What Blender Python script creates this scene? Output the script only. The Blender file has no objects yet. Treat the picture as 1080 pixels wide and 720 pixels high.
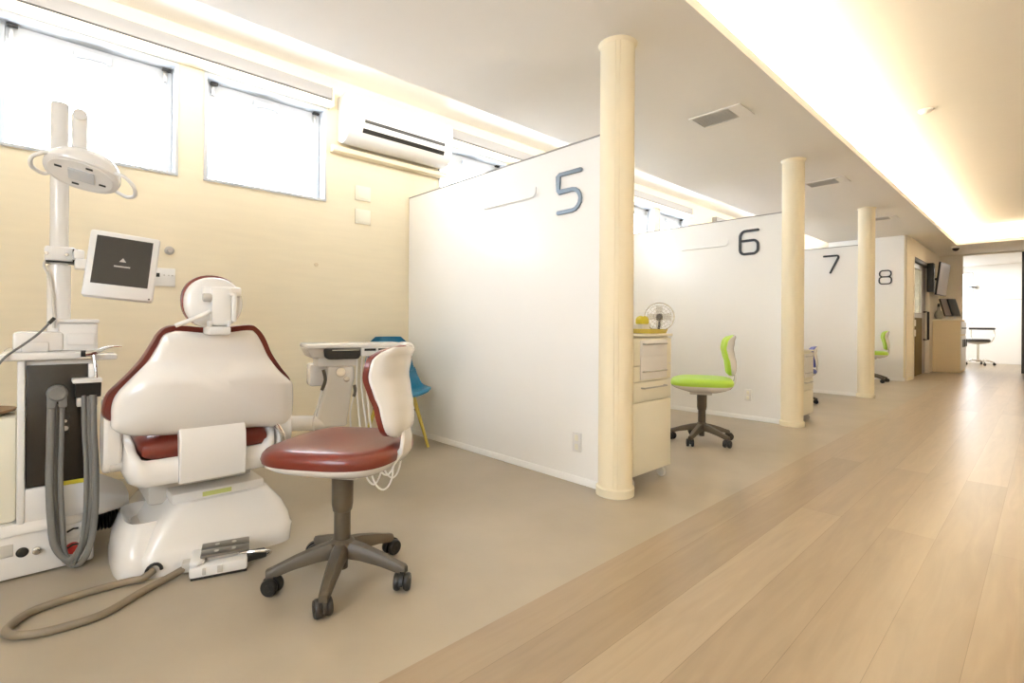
import bpy, bmesh, math, random
from mathutils import Vector, Matrix
random.seed(7)
PI = math.pi
scene = bpy.context.scene
COL = scene.collection

# ------------------------------------------------------------------ materials
def mat(name, base, rough=0.5, metal=0.0, var=0.0, scale=8.0, bump=0.0, spec=0.5, stretch=None, coat=0.0, trans=0.0, emit=None, es=0.0):
    m = bpy.data.materials.new(name); m.use_nodes = True
    nt = m.node_tree; b = nt.nodes['Principled BSDF']
    b.inputs['Base Color'].default_value = (*base, 1)
    b.inputs['Roughness'].default_value = rough
    b.inputs['Metallic'].default_value = metal
    b.inputs['Specular IOR Level'].default_value = spec
    b.inputs['Coat Weight'].default_value = coat
    b.inputs['Transmission Weight'].default_value = trans
    if emit: 
        b.inputs['Emission Color'].default_value = (*emit, 1); b.inputs['Emission Strength'].default_value = es
    tc = nt.nodes.new('ShaderNodeTexCoord')
    n = nt.nodes.new('ShaderNodeTexNoise'); n.inputs['Scale'].default_value = scale
    n.inputs['Detail'].default_value = 4
    if stretch:
        mp = nt.nodes.new('ShaderNodeMapping'); mp.inputs['Scale'].default_value = stretch
        nt.links.new(tc.outputs['Object'], mp.inputs[0]); nt.links.new(mp.outputs[0], n.inputs['Vector'])
    else:
        nt.links.new(tc.outputs['Object'], n.inputs['Vector'])
    if var > 0:
        r = nt.nodes.new('ShaderNodeMapRange')
        r.inputs['To Min'].default_value = 1 - var; r.inputs['To Max'].default_value = 1 + var
        nt.links.new(n.outputs['Fac'], r.inputs['Value'])
        mx = nt.nodes.new('ShaderNodeVectorMath'); mx.operation = 'SCALE'
        mx.inputs[0].default_value = base
        nt.links.new(r.outputs[0], mx.inputs['Scale'])
        nt.links.new(mx.outputs[0], b.inputs['Base Color'])
    if bump > 0:
        bp = nt.nodes.new('ShaderNodeBump'); bp.inputs['Strength'].default_value = bump; bp.inputs['Distance'].default_value = 0.002
        nt.links.new(n.outputs['Fac'], bp.inputs['Height']); nt.links.new(bp.outputs[0], b.inputs['Normal'])
    return m

M = {}
M['wall'] = mat('cream_wallpaper', (0.80, 0.715, 0.535), 0.7, var=0.05, scale=3, stretch=(1, 1, 9), bump=0.05)
M['wallwhite'] = mat('offwhite_wallpaper', (0.80, 0.74, 0.62), 0.7, var=0.02)
M['ceil'] = mat('ceiling_paint', (0.83, 0.795, 0.745), 0.85, var=0.015)
M['panel'] = mat('partition_laminate', (0.93, 0.92, 0.90), 0.3, var=0.01, scale=3)
M['pillar'] = mat('pillar_cream', (0.85, 0.755, 0.555), 0.5, var=0.02)
M['white'] = mat('white_plastic', (0.77, 0.75, 0.72), 0.35, var=0.012)
M['gloss'] = mat('glossy_white_shell', (0.77, 0.745, 0.71), 0.18, var=0.01, coat=0.3)
M['warmgrey'] = mat('warm_grey_plastic', (0.55, 0.52, 0.47), 0.4, var=0.02)
M['maroon'] = mat('maroon_vinyl', (0.155, 0.021, 0.011), 0.3, var=0.10, scale=5, bump=0.05, coat=0.25)
M['green'] = mat('lime_vinyl', (0.42, 0.66, 0.06), 0.4, var=0.06)
M['bluev'] = mat('blue_violet_vinyl', (0.10, 0.13, 0.42), 0.4, var=0.06)
M['teal'] = mat('teal_plastic', (0.015, 0.17, 0.30), 0.35, var=0.04)
M['taupe'] = mat('taupe_plastic', (0.090, 0.070, 0.046), 0.45, var=0.06)
M['black'] = mat('black_plastic', (0.018, 0.016, 0.013), 0.4, var=0.1)
M['panelblack'] = mat('smoked_black_panel', (0.022, 0.017, 0.012), 0.22, var=0.05)
M['screen'] = mat('dark_screen', (0.060, 0.054, 0.045), 0.4, var=0.03, spec=0.25)
M['hose'] = mat('grey_ribbed_hose', (0.175, 0.172, 0.16), 0.45, var=0.06, scale=40)
M['cord'] = mat('taupe_hose', (0.22, 0.18, 0.125), 0.45, var=0.05)
M['chrome'] = mat('chrome', (0.75, 0.73, 0.70), 0.15, 1.0)
M['steel'] = mat('dull_steel', (0.30, 0.29, 0.27), 0.3, 1.0, var=0.05, scale=30)
M['alu'] = mat('brushed_aluminium', (0.55, 0.54, 0.52), 0.35, 1.0, var=0.05, scale=30)
M['graphite'] = mat('graphite_numeral', (0.035, 0.037, 0.042), 0.4, var=0.05)
M['numsheen'] = mat('numeral_painted_sheen', (0.17, 0.21, 0.25), 0.35, 0.35, var=0.05)  # same dark numeral as the rest, reflected light painted into the colour
M['frame'] = mat('window_frame_white', (0.54, 0.56, 0.58), 0.4, var=0.01)
M['rail'] = mat('blind_box_grey', (0.34, 0.33, 0.32), 0.5, var=0.02)
M['railcream'] = mat('blind_rail_cream', (0.82, 0.78, 0.64), 0.4, var=0.01)
M['yellow'] = mat('yellow_plastic', (0.72, 0.62, 0.05), 0.45, var=0.05)
M['paleyellow'] = mat('pale_yellow_wood', (0.62, 0.50, 0.10), 0.45, var=0.06)
M['woodbeige'] = mat('cabinet_beige', (0.72, 0.60, 0.40), 0.5, var=0.03, scale=4, stretch=(1, 1, 8))
M['doorwood'] = mat('door_olive_brown', (0.14, 0.095, 0.03), 0.65, var=0.12, spec=0.15, scale=4, stretch=(1, 1, 10))
M['brown'] = mat('brown_tray', (0.22, 0.12, 0.05), 0.4, var=0.1)
M['red'] = mat('red_mark', (0.65, 0.05, 0.05), 0.5, var=0.05)
M['lilac'] = mat('lilac_grey_panel', (0.30, 0.265, 0.265), 0.4, var=0.03)
M['bottle'] = mat('grey_green_ceramic', (0.30, 0.29, 0.24), 0.4, var=0.25, scale=30)
M['ventgrey'] = mat('vent_louvre_grey', (0.68, 0.63, 0.55), 0.5, var=0.04)
M['stain'] = mat('sticker_yellow_green', (0.55, 0.58, 0.20), 0.5, var=0.03)

def glass_mat(name, tint, gl=0.08):
    m = bpy.data.materials.new(name); m.use_nodes = True
    nt = m.node_tree; nt.nodes.remove(nt.nodes['Principled BSDF'])
    out = nt.nodes['Material Output']
    t = nt.nodes.new('ShaderNodeBsdfTransparent'); t.inputs[0].default_value = (*tint, 1)
    g = nt.nodes.new('ShaderNodeBsdfGlossy'); g.inputs['Roughness'].default_value = 0.03
    mx = nt.nodes.new('ShaderNodeMixShader'); mx.inputs[0].default_value = gl
    nt.links.new(t.outputs[0], mx.inputs[1]); nt.links.new(g.outputs[0], mx.inputs[2]); nt.links.new(mx.outputs[0], out.inputs[0])
    return m
M['glass'] = glass_mat('window_glass', (0.97, 0.98, 1.0), 0.05)
M['clear'] = glass_mat('clear_acrylic', (0.90, 0.89, 0.86), 0.10)
M['doorglass'] = glass_mat('door_glass', (0.80, 0.78, 0.70), 0.14)

def wood_floor():
    m = bpy.data.materials.new('pale_oak_planks'); m.use_nodes = True
    nt = m.node_tree; b = nt.nodes['Principled BSDF']; N = nt.nodes.new; L = nt.links.new
    g = N('ShaderNodeNewGeometry'); s = N('ShaderNodeSeparateXYZ'); L(g.outputs['Position'], s.inputs[0])
    ax = N('ShaderNodeMath'); ax.operation = 'ADD'; ax.inputs[1].default_value = 0.166 + 0.19 * 20; L(s.outputs['X'], ax.inputs[0])
    ay = N('ShaderNodeMath'); ay.operation = 'ADD'; ay.inputs[1].default_value = 10; L(s.outputs['Y'], ay.inputs[0])
    c = N('ShaderNodeCombineXYZ'); L(ay.outputs[0], c.inputs[0]); L(ax.outputs[0], c.inputs[1])
    br = N('ShaderNodeTexBrick'); L(c.outputs[0], br.inputs['Vector'])
    br.inputs['Scale'].default_value = 1.0
    br.inputs['Brick Width'].default_value = 3.6; br.inputs['Row Height'].default_value = 0.19
    br.inputs['Mortar Size'].default_value = 0.0009; br.inputs['Mortar Smooth'].default_value = 0.1
    br.offset = 0.37; br.offset_frequency = 2
    br.inputs['Color1'].default_value = (0.275, 0.205, 0.13, 1)
    br.inputs['Color2'].default_value = (0.365, 0.285, 0.19, 1)
    br.inputs['Mortar'].default_value = (0.20, 0.14, 0.085, 1)
    mp = N('ShaderNodeMapping'); mp.inputs['Scale'].default_value = (1.0, 11, 1); L(c.outputs[0], mp.inputs[0])
    n = N('ShaderNodeTexNoise'); n.inputs['Scale'].default_value = 1.6; n.inputs['Detail'].default_value = 5; n.inputs['Distortion'].default_value = 1.2
    L(mp.outputs[0], n.inputs['Vector'])
    r = N('ShaderNodeMapRange'); r.inputs['To Min'].default_value = 0.78; r.inputs['To Max'].default_value = 1.22; L(n.outputs['Fac'], r.inputs[0])
    v = N('ShaderNodeVectorMath'); v.operation = 'SCALE'; L(br.outputs['Color'], v.inputs[0]); L(r.outputs[0], v.inputs['Scale'])
    L(v.outputs[0], b.inputs['Base Color'])
    b.inputs['Roughness'].default_value = 0.31
    return m
M['wood'] = wood_floor()
def vinyl_floor():
    m = bpy.data.materials.new('beige_vinyl_floor'); m.use_nodes = True
    nt = m.node_tree; b = nt.nodes['Principled BSDF']; N = nt.nodes.new; L = nt.links.new
    g = N('ShaderNodeNewGeometry')
    n = N('ShaderNodeTexNoise'); n.inputs['Scale'].default_value = 2.2; n.inputs['Detail'].default_value = 6; L(g.outputs['Position'], n.inputs['Vector'])
    cr = N('ShaderNodeValToRGB'); cr.color_ramp.elements[0].position = 0.3; cr.color_ramp.elements[1].position = 0.72
    cr.color_ramp.elements[0].color = (0.345, 0.293, 0.218, 1); cr.color_ramp.elements[1].color = (0.41, 0.353, 0.268, 1)
    L(n.outputs['Fac'], cr.inputs[0]); L(cr.outputs[0], b.inputs['Base Color'])
    b.inputs['Roughness'].default_value = 0.34
    return m
M['vinyl'] = vinyl_floor()

# ------------------------------------------------------------------ mesh helpers
class MB:
    def __init__(s): s.bm = bmesh.new()
    def _face(s, vs):
        try: return s.bm.faces.new(vs)
        except ValueError: return None
    def box(s, x0, x1, y0, y1, z0, z1, bev=0.0, mtx=None, seg=2):
        b = bmesh.new()
        P = [(x, y, z) for x in (x0, x1) for y in (y0, y1) for z in (z0, z1)]
        v = [b.verts.new(p) for p in P]
        for f in ((0,1,3,2),(4,6,7,5),(0,4,5,1),(2,3,7,6),(0,2,6,4),(1,5,7,3)): b.faces.new([v[i] for i in f])
        bmesh.ops.recalc_face_normals(b, faces=b.faces[:])
        if bev > 0: bmesh.ops.bevel(b, geom=b.edges[:], offset=bev, segments=seg, affect='EDGES', profile=0.5)
        s.add(b, mtx); return s
    def add(s, b, mtx=None):
        if mtx is not None: bmesh.ops.transform(b, matrix=mtx, verts=b.verts[:])
        me = bpy.data.meshes.new('tmp'); b.to_mesh(me); b.free(); s.bm.from_mesh(me); bpy.data.meshes.remove(me)
    def loft(s, rings, cap0=True, cap1=True, closed=True):
        V = [[s.bm.verts.new(p) for p in r] for r in rings]
        n = len(V[0])
        for a, b in zip(V, V[1:]):
            for i in range(n if closed else n - 1):
                s._face([a[i], a[(i+1) % n], b[(i+1) % n], b[i]])
        if cap0: s._face(V[0][::-1])
        if cap1: s._face(V[-1])
        return s
    def tube(s, pts, r, seg=10, caps=True, smooth=0):
        P = [Vector(p) for p in pts]
        if smooth: P = spline(P, smooth)
        n = len(P); R = r if isinstance(r, (list, tuple)) else None
        if R and len(R) != n:
            R2 = []
            for i in range(n):
                t = i / (n - 1) * (len(R) - 1); k = min(int(t), len(R) - 2); R2.append(R[k] + (R[k+1] - R[k]) * (t - k))
            R = R2
        rings = []; up = None
        for i in range(n):
            t = (P[min(i+1, n-1)] - P[max(i-1, 0)]).normalized()
            if up is None:
                up = Vector((0, 0, 1)) if abs(t.z) < 0.9 else Vector((1, 0, 0))
            sd = t.cross(up)
            if sd.length < 1e-6: sd = t.orthogonal()
            sd.normalize(); up = sd.cross(t).normalized()
            rr = R[i] if R else r
            rings.append([P[i] + (sd * math.cos(a) + up * math.sin(a)) * rr for a in [2*PI*k/seg for k in range(seg)]])
        return s.loft(rings, caps, caps)
    def cyl(s, p0, p1, r0, r1=None, seg=24, bev=0.0):
        p0, p1 = Vector(p0), Vector(p1); r1 = r0 if r1 is None else r1
        if bev > 0:
            d = (p1 - p0).normalized()
            return s.tube([p0, p0 + d*0.0001, p0 + d*bev, p1 - d*bev, p1 - d*0.0001, p1], [max(r0-bev, .0005), r0-bev*.6, r0, r1, r1-bev*.6, max(r1-bev, .0005)], seg)
        return s.tube([p0, p1], [r0, r1], seg)
    def lathe(s, c, prof, seg=28, axis='z'):
        rings = []
        for r, h in prof:
            ring = []
            for k in range(seg):
                a = 2*PI*k/seg; u, v = max(r, 1e-4)*math.cos(a), max(r, 1e-4)*math.sin(a)
                ring.append({'z': (c[0]+u, c[1]+v, c[2]+h), 'x': (c[0]+h, c[1]+u, c[2]+v), 'y': (c[0]+v, c[1]+h, c[2]+u)}[axis])
            rings.append(ring)
        return s.loft(rings)
    def prism(s, poly, a0, a1, fn):
        """poly of 2D points extruded from a0 to a1; fn(u, v, a) -> xyz"""
        return s.loft([[fn(u, v, a0) for u, v in poly], [fn(u, v, a1) for u, v in poly]])
    def sheet(s, F, B, nu, nv):
        """closed pad from two grids F(u,v), B(u,v); u, v in 0..1"""
        g = lambda fn: [[s.bm.verts.new(fn(i/nu, j/nv)) for i in range(nu+1)] for j in range(nv+1)]
        f, b = g(F), g(B)
        for j in range(nv):
            for i in range(nu):
                s._face([f[j][i], f[j][i+1], f[j+1][i+1], f[j+1][i]]); s._face([b[j][i+1], b[j][i], b[j+1][i], b[j+1][i+1]])
        for j in range(nv):
            s._face([f[j][0], f[j+1][0], b[j+1][0], b[j][0]]); s._face([f[j+1][nu], f[j][nu], b[j][nu], b[j+1][nu]])
        for i in range(nu):
            s._face([f[0][i+1], f[0][i], b[0][i], b[0][i+1]]); s._face([f[nv][i], f[nv][i+1], b[nv][i+1], b[nv][i]])
        return s
    def build(s, name, m, parent=None, smooth=True, bevel=0.0, sub=0, angle=40):
        bmesh.ops.remove_doubles(s.bm, verts=s.bm.verts[:], dist=1e-5)
        bmesh.ops.recalc_face_normals(s.bm, faces=s.bm.faces[:])
        off = Vector((0, 0, 0))
        if parent is not None:
            w = world(parent)
            bmesh.ops.transform(s.bm, matrix=w.inverted(), verts=s.bm.verts[:])
        else:
            xs = [v.co for v in s.bm.verts]
            off = Vector(((min(v.x for v in xs)+max(v.x for v in xs))/2, (min(v.y for v in xs)+max(v.y for v in xs))/2, min(v.z for v in xs)))
            bmesh.ops.translate(s.bm, vec=-off, verts=s.bm.verts[:])
        me = bpy.data.meshes.new(name); s.bm.to_mesh(me); s.bm.free()
        o = bpy.data.objects.new(name, me); COL.objects.link(o); o.location = off
        if parent is not None: o.parent = parent
        for mm in (m if isinstance(m, (list, tuple)) else [m]): me.materials.append(M[mm])
        if smooth:
            for p in me.polygons: p.use_smooth = True
            me.set_sharp_from_angle(angle=math.radians(angle))
        if bevel > 0:
            md = o.modifiers.new('bevel', 'BEVEL'); md.width = bevel; md.segments = 2; md.limit_method = 'ANGLE'; md.angle_limit = math.radians(35)
        if sub:
            md = o.modifiers.new('sub', 'SUBSURF'); md.levels = sub; md.render_levels = sub
        return o

def world(o):
    m = Matrix.Translation(o.location) @ o.rotation_euler.to_matrix().to_4x4()
    return world(o.parent) @ m if o.parent else m
def spline(P, k, closed=False):
    P = [Vector(p) for p in P]; n = len(P); out = []
    rng = range(n) if closed else range(n-1)
    for i in rng:
        if closed: a, b, c, d = P[(i-1) % n], P[i], P[(i+1) % n], P[(i+2) % n]
        else: a, b, c, d = P[max(i-1, 0)], P[i], P[i+1], P[min(i+2, n-1)]
        for j in range(k):
            t = j/k
            out.append(0.5*((2*b) + (c-a)*t + (2*a-5*b+4*c-d)*t*t + (3*b-a-3*c+d)*t**3))
    if not closed: out.append(P[-1])
    return out
def sup(a, b, n=3.0, seg=40, cx=0, cy=0):
    """superellipse outline"""
    o = []
    for k in range(seg):
        t = 2*PI*k/seg; c, s = math.cos(t), math.sin(t)
        o.append((cx + a*math.copysign(abs(c)**(2/n), c), cy + b*math.copysign(abs(s)**(2/n), s)))
    return o
def thing(name, label, cat, loc=(0, 0, 0), rz=0.0, group=None):
    o = bpy.data.objects.new(name, None); COL.objects.link(o); o.empty_display_size = 0.1
    o.location = loc; o.rotation_euler = (0, 0, rz)
    return tag(o, label, cat, group)
def tag(o, label, cat, group=None):
    o['label'] = label; o['category'] = cat
    if group: o['group'] = group
    return o
def struct(o):
    o['kind'] = 'structure'; return o
def puff(mb, outline, rings, fn, k=4):
    """outline (u,v) smoothed; rings = [(scale, depth)]; last ring capped"""
    pts = [(p.x, p.y) for p in spline([Vector((u, v, 0)) for u, v in outline], k, True)] if k else outline
    cx = sum(p[0] for p in pts)/len(pts); cy = sum(p[1] for p in pts)/len(pts)
    return mb.loft([[fn(cx+(u-cx)*s_, cy+(v-cy)*s_, d) for u, v in pts] for s_, d in rings])

# ------------------------------------------------------------------ room dimensions
XW = -4.03           # window wall
XP = -1.75           # pillar line
XF = -1.27           # edge of booth floor / ceiling tray
ZC, ZP, ZT = 2.65, 3.01, 2.95
YB, YE, YF = -1.9, 15.4, 18.9
XR = 1.35
PY = [2.47, 5.48, 8.46, 11.42]      # partitions
WIN = [(-0.20, 0.68), (0.83, 1.70)]
WZ0, WZ1 = 1.985, 2.74

def wallbox(name, x0, x1, y0, y1, z0, z1, m, bev=0):
    return struct(MB().box(x0, x1, y0, y1, z0, z1, bev).build(name, m, smooth=False))

# floors
wallbox('floor', XF, XR, YB, YF+0.1, -0.06, 0, 'wood')
wallbox('floor', XW-0.02, XF, YB, 12.0, -0.06, 0, 'vinyl')
wallbox('floor', -3.2, XF, 12.0, YF+0.1, -0.06, 0, 'wood')
# window wall, pierced by four pairs of windows
allwin = [(a+3.0*k, b+3.0*k) for k in range(4) for a, b in WIN]
mb = MB(); mb.box(XW-0.16, XW, YB, 11.6, -0.02, WZ0); mb.box(XW-0.16, XW, YB, 11.6, WZ1, ZP+0.1)
ys = [YB] + [v for w in allwin for v in w] + [11.6]
for i in range(0, len(ys), 2): mb.box(XW-0.16, XW, ys[i], ys[i+1], WZ0, WZ1)
struct(mb.build('wall_left', 'wall', smooth=False))
mb = MB(); BW = (-1.2, 0.7, 1.0, 2.2)      # unseen window added behind the camera to light the partition faces
mb.box(XW, BW[0], YB-.1, YB, -.02, 3.1); mb.box(BW[1], XR, YB-.1, YB, -.02, 3.1); mb.box(BW[0], BW[1], YB-.1, YB, -.02, BW[2]); mb.box(BW[0], BW[1], YB-.1, YB, BW[3], 3.1)
struct(mb.build('wall_back', 'wallwhite', smooth=False))
mb = MB(); mb.box(BW[0], BW[1], YB-.08, YB-.03, BW[2], BW[2]+.05); mb.box(BW[0], BW[1], YB-.08, YB-.03, BW[3]-.05, BW[3])
for x in (BW[0], -.27, BW[1]-.05): mb.box(x, x+.05, YB-.08, YB-.03, BW[2]+.05, BW[3]-.05)
wb = struct(mb.build('window_9', 'frame', smooth=False)); MB().box(BW[0]+.05, BW[1]-.05, YB-.058, YB-.052, BW[2]+.05, BW[3]-.05).build('pane', 'glass', wb, smooth=False)
wallbox('wall_right', XR, XR+0.1, YB, YF, -0.02, 3.1, 'wallwhite')
# ceiling: low soffit over the booths, window pocket, lit tray over the corridor
wallbox('ceiling', -3.01, XF, YB, YE, ZC, ZC+0.06, 'ceil')
wallbox('ceiling', XW, -3.01, YB, 11.6, ZP, ZP+0.05, 'ceil')
wallbox('ceiling', XF-0.2, XR, YB, YE, ZT, ZT+0.05, 'ceil')
wallbox('ceiling', -1.52, XF-0.2, YB, YE, ZC+0.06, ZT+0.05, 'ceil')
wallbox('ceiling', -2.95, -2.90, YB, 11.6, ZC+.06, ZP+0.05, 'ceil')
wallbox('ceiling', -3.01, -2.90, YB, 11.6, ZP, ZP+0.05, 'ceil')
wallbox('ceiling', XF, XR, 13.55, YE, ZC, ZC+0.06, 'ceil')
wallbox('ceiling', XF-0.2, XR, 13.75, 13.8, ZC+0.06, ZT, 'ceil')
wallbox('ceiling', 0.75, XR, YB, 13.55, ZC, ZC+0.06, 'ceil')
wallbox('ceiling', -3.2, XR, YE, YF, ZC+0.03, ZC+0.08, 'ceil')
# inner walls at the far end: the wall with the door, the nib, the end opening
wallbox('wall_inner', XW, XP-0.06, 11.50, 11.60, 0, ZP+0.05, 'wallwhite')
mb = MB(); mb.box(XP-0.14, XP, 11.45, 12.10, 0, ZC+.05); mb.box(XP-0.14, XP, 13.96, YE, 0, ZC+.05); mb.box(XP-0.14, XP, 12.10, 13.96, 2.33, ZC+.05)
struct(mb.build('wall_inner', 'wallwhite', smooth=False))
wallbox('wall_end', XP, -1.335, YE, YE+0.1, 0, ZC, 'wallwhite')
wallbox('wall_end', -.30, XR, YE, YE+0.1, 0, ZC, 'wallwhite')
wallbox('trim', -1.335, -.30, YE, YE+0.1, ZC-0.035, ZC+0.03, 'wallwhite')
wallbox('trim_2', -.385, -.30, YE-0.01, YE+0.11, 0, ZC-0.035, 'black')
# far room
mb = MB(); mb.box(-3.2, -1.72, YF, YF+.1, -.02, 2.8); mb.box(-1.42, XR, YF, YF+.1, -.02, 2.8); mb.box(-1.72, -1.42, YF, YF+.1, -.02, 1.1); mb.box(-1.72, -1.42, YF, YF+.1, 2.5, 2.8)
struct(mb.build('wall_far', 'panel', smooth=False))
mb = MB(); mb.box(-1.72, -1.69, YF+.02, YF+.06, 1.1, 2.5); mb.box(-1.45, -1.42, YF+.02, YF+.06, 1.1, 2.5); mb.box(-1.69, -1.45, YF+.02, YF+.06, 1.1, 1.13); mb.box(-1.69, -1.45, YF+.02, YF+.06, 2.47, 2.5)
wf = struct(mb.build('window_10', 'frame', smooth=False)); MB().box(-1.69, -1.45, YF+.038, YF+.044, 1.13, 2.47).build('pane', 'glass', wf, smooth=False)
mb = MB(); mb.box(-3.3, -3.2, 12.0, YF, -0.02, 1.0); mb.box(-3.3, -3.2, 12.0, YF, 2.2, 2.8); mb.box(-3.3, -3.2, 12.0, 16.7, 1.0, 2.2); mb.box(-3.3, -3.2, 17.6, YF, 1.0, 2.2)
struct(mb.build('wall_side', 'wallwhite', smooth=False))
wallbox('trim_3', -1.05, XR, YF-0.006, YF, 1.72, 1.735, 'warmgrey')
# baseboards
wallbox('baseboard_left', XW, XW+0.012, YB, 11.4, 0, 0.06, 'pillar')
wallbox('baseboard_inner', XP, XP+0.012, 11.62, 12.02, 0, 0.06, 'pillar')

# windows: recess lining, sash, pane, opener
for i, (a, b) in enumerate(allwin):
    o = MB()
    t = 0.018
    o.box(XW-0.155, XW+0.012, a, a+t, WZ0, WZ1); o.box(XW-0.155, XW+0.012, b-t, b, WZ0, WZ1)
    o.box(XW-0.155, XW+0.012, a+t, b-t, WZ0, WZ0+t); o.box(XW-0.155, XW+0.012, a+t, b-t, WZ1-t, WZ1)
    w = struct(o.build('window_%d' % (i+1), 'frame', smooth=False, bevel=0.003))
    o = MB(); x0, x1 = XW-0.13, XW-0.095
    A, B, Z0, Z1 = a+t+.002, b-t-.002, WZ0+t+.002, WZ1-t-.002
    o.box(x0, x1, A, A+.03, Z0, Z1); o.box(x0, x1, B-.03, B, Z0, Z1); o.box(x0, x1, A+.03, B-.03, Z0, Z0+.022); o.box(x0, x1, A+.03, B-.03, Z1-.11, Z1-.075)
    o.box(x0-.01, x1-.012, A+.03, B-.03, Z1-.075, Z1)
    sash = o.build('sash', 'frame', w, smooth=False, bevel=0.003)
    o = MB(); o.box(x0+.014, x0+.02, A+.02, B-.02, Z0+.015, Z1-.09); o.build('pane', 'glass', w, smooth=False)
    o = MB(); m_ = (A+B)/2
    o.box(x1, x1+.035, m_-.09, m_+.09, Z1-.085, Z1-.045, .006); o.box(x1, x1+.02, m_-.05, m_+.07, Z1-.112, Z1-.085, .004)
    o.build('opener', 'warmgrey' if False else 'frame', w)
    for y in (A+.035, B-.06):
        o = MB(); o.box(x1, x1+.03, y, y+.05, Z1-.02, Z1-.005, .003); o.build('hinge', 'black', w)
        o = MB(); o.box(x1, x1+.012, y+.01, y+.03, Z1-.09, Z1-.02, .002); o.build('stay', 'alu', w)

# ------------------------------------------------------------------ things on the window wall
for k in range(4):
    y0, y1 = -0.42+3.0*k, 1.712+3.0*k
    if k == 1: y0 = 2.845
    place = ['over the two windows above the dental chair', 'starting right of the air conditioner', 'seen above the partition numbered 6', 'in the bay behind pillar of partition 7'][k]
    t = thing('blind_box', 'grey roller blind box with cream rail ' + place, 'blind box', (XW, (y0+y1)/2, 2.74), group='blind boxes over the windows')
    MB().box(XW+.001, XW+.085, y0, y1, 2.795, 2.885, .004).build('housing', 'rail', t)
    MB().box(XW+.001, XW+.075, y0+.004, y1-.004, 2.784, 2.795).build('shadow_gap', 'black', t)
    MB().box(XW+.001, XW+.09, y0, y1, 2.742, 2.784, .003).build('lower_rail', 'railcream', t)
    MB().box(XW+.001, XW+.095, y1, y1+.012, 2.74, 2.888, .003).build('end_cap', 'railcream', t)

t = thing('air_conditioner', 'white wall mounted air conditioner above the corner by partition 5', 'air conditioner', (XW, 2.3, 2.46))
ya, yb = 1.79, 2.80
prof = [(0, 2.50), (0, 2.855), (.17, 2.855), (.215, 2.835), (.235, 2.79), (.237, 2.66), (.225, 2.58), (.195, 2.51), (.15, 2.472), (.08, 2.462)]
o = MB(); o.prism(prof, ya, yb, lambda u, v, a: (XW+.001+u, a, v)); o.build('body', 'white', t, bevel=0.006)
def lx(z): return XW + (.237 if z > 2.66 else .237-.012*(2.66-z)/.08 if z > 2.58 else .225-.03*(2.58-z)/.07)
o = MB()
o.prism([(lx(2.622)+.003, 2.622), (lx(2.648)+.003, 2.648), (lx(2.648)-.02, 2.648), (lx(2.622)-.02, 2.622)], ya+.13, yb-.09, lambda u, v, a: (u, a, v))
o.prism([(lx(2.545)+.003, 2.545), (lx(2.578)+.003, 2.578), (lx(2.578)-.02, 2.578), (lx(2.545)-.02, 2.545)], ya+.12, yb-.09, lambda u, v, a: (u, a, v))
o.build('air_outlet', 'black', t, smooth=False)
o = MB()
for k in range(12):
    y = ya+.15+k*.064
    o.box(lx(2.59)-.004, lx(2.59)+.004, y, y+.045, 2.597, 2.603)
o.build('louvre', 'warmgrey', t, smooth=False)
o = MB(); o.box(XW+.238, XW+.2395, ya+.09, ya+.15, 2.695, 2.702); o.build('indicator', 'warmgrey', t, smooth=False)
o = MB(); o.prism([(0, 2.395), (0, 2.45), (.05, 2.45), (.065, 2.44), (.065, 2.405), (.05, 2.395)], 1.73, 2.86, lambda u, v, a: (XW+.001+u, a, v))  # raised cream strip along the wall below the unit
tag(o.build('wall_strip', 'pillar', bevel=.004), 'cream strip running along the wall under air conditioner', 'pipe cover')
for z, lab in ((2.07, 'upper blank square cream wall plate below the air conditioner'), (1.87, 'lower blank square cream wall plate below the air conditioner')):
    t = thing('wall_plate', lab, 'wall plate', (XW, 2.02, z), group='blank wall plates')
    MB().box(XW+.001, XW+.012, 1.95, 2.09, z-.055+.03, z+.10, .003).build('plate', 'railcream', t)
    MB().box(XW+.012, XW+.016, 1.965, 2.075, z-.01, z+.085, .002).build('cover', 'railcream', t)
t = thing('wall_outlet', 'white wall plate with a black socket right of monitor', 'outlet', (XW, .6, 1.23))
MB().box(XW+.001, XW+.012, .515, .668, 1.235, 1.355, .003).build('plate', 'white', t)
MB().box(XW+.012, XW+.016, .545, .58, 1.295, 1.32).build('socket', 'black', t, smooth=False)
o = MB()
for y in (.605, .63, .65): o.cyl((XW+.012, y, 1.308), (XW+.016, y, 1.308), .005, seg=12)
o.build('indicator', 'warmgrey', t)
t = thing('thermostat', 'small round grey wall knob above the outlet beside monitor', 'thermostat', (XW, .634, 1.45))
MB().lathe((XW+.001, .634, 1.475), [(.0, 0), (.028, 0), (.028, .012), (.018, .016), (.018, .034), (.014, .038), (0, .038)], 20, 'x').build('dial', 'warmgrey', t)
t = thing('wall_button', 'tiny beige button on the wall left of partition 5', 'button', (XW, 1.622, 1.44))
MB().lathe((XW+.001, 1.622, 1.465), [(.0, 0), (.016, 0), (.016, .006), (.010, .010), (0, .010)], 16, 'x').build('button', 'woodbeige', t)

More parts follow.
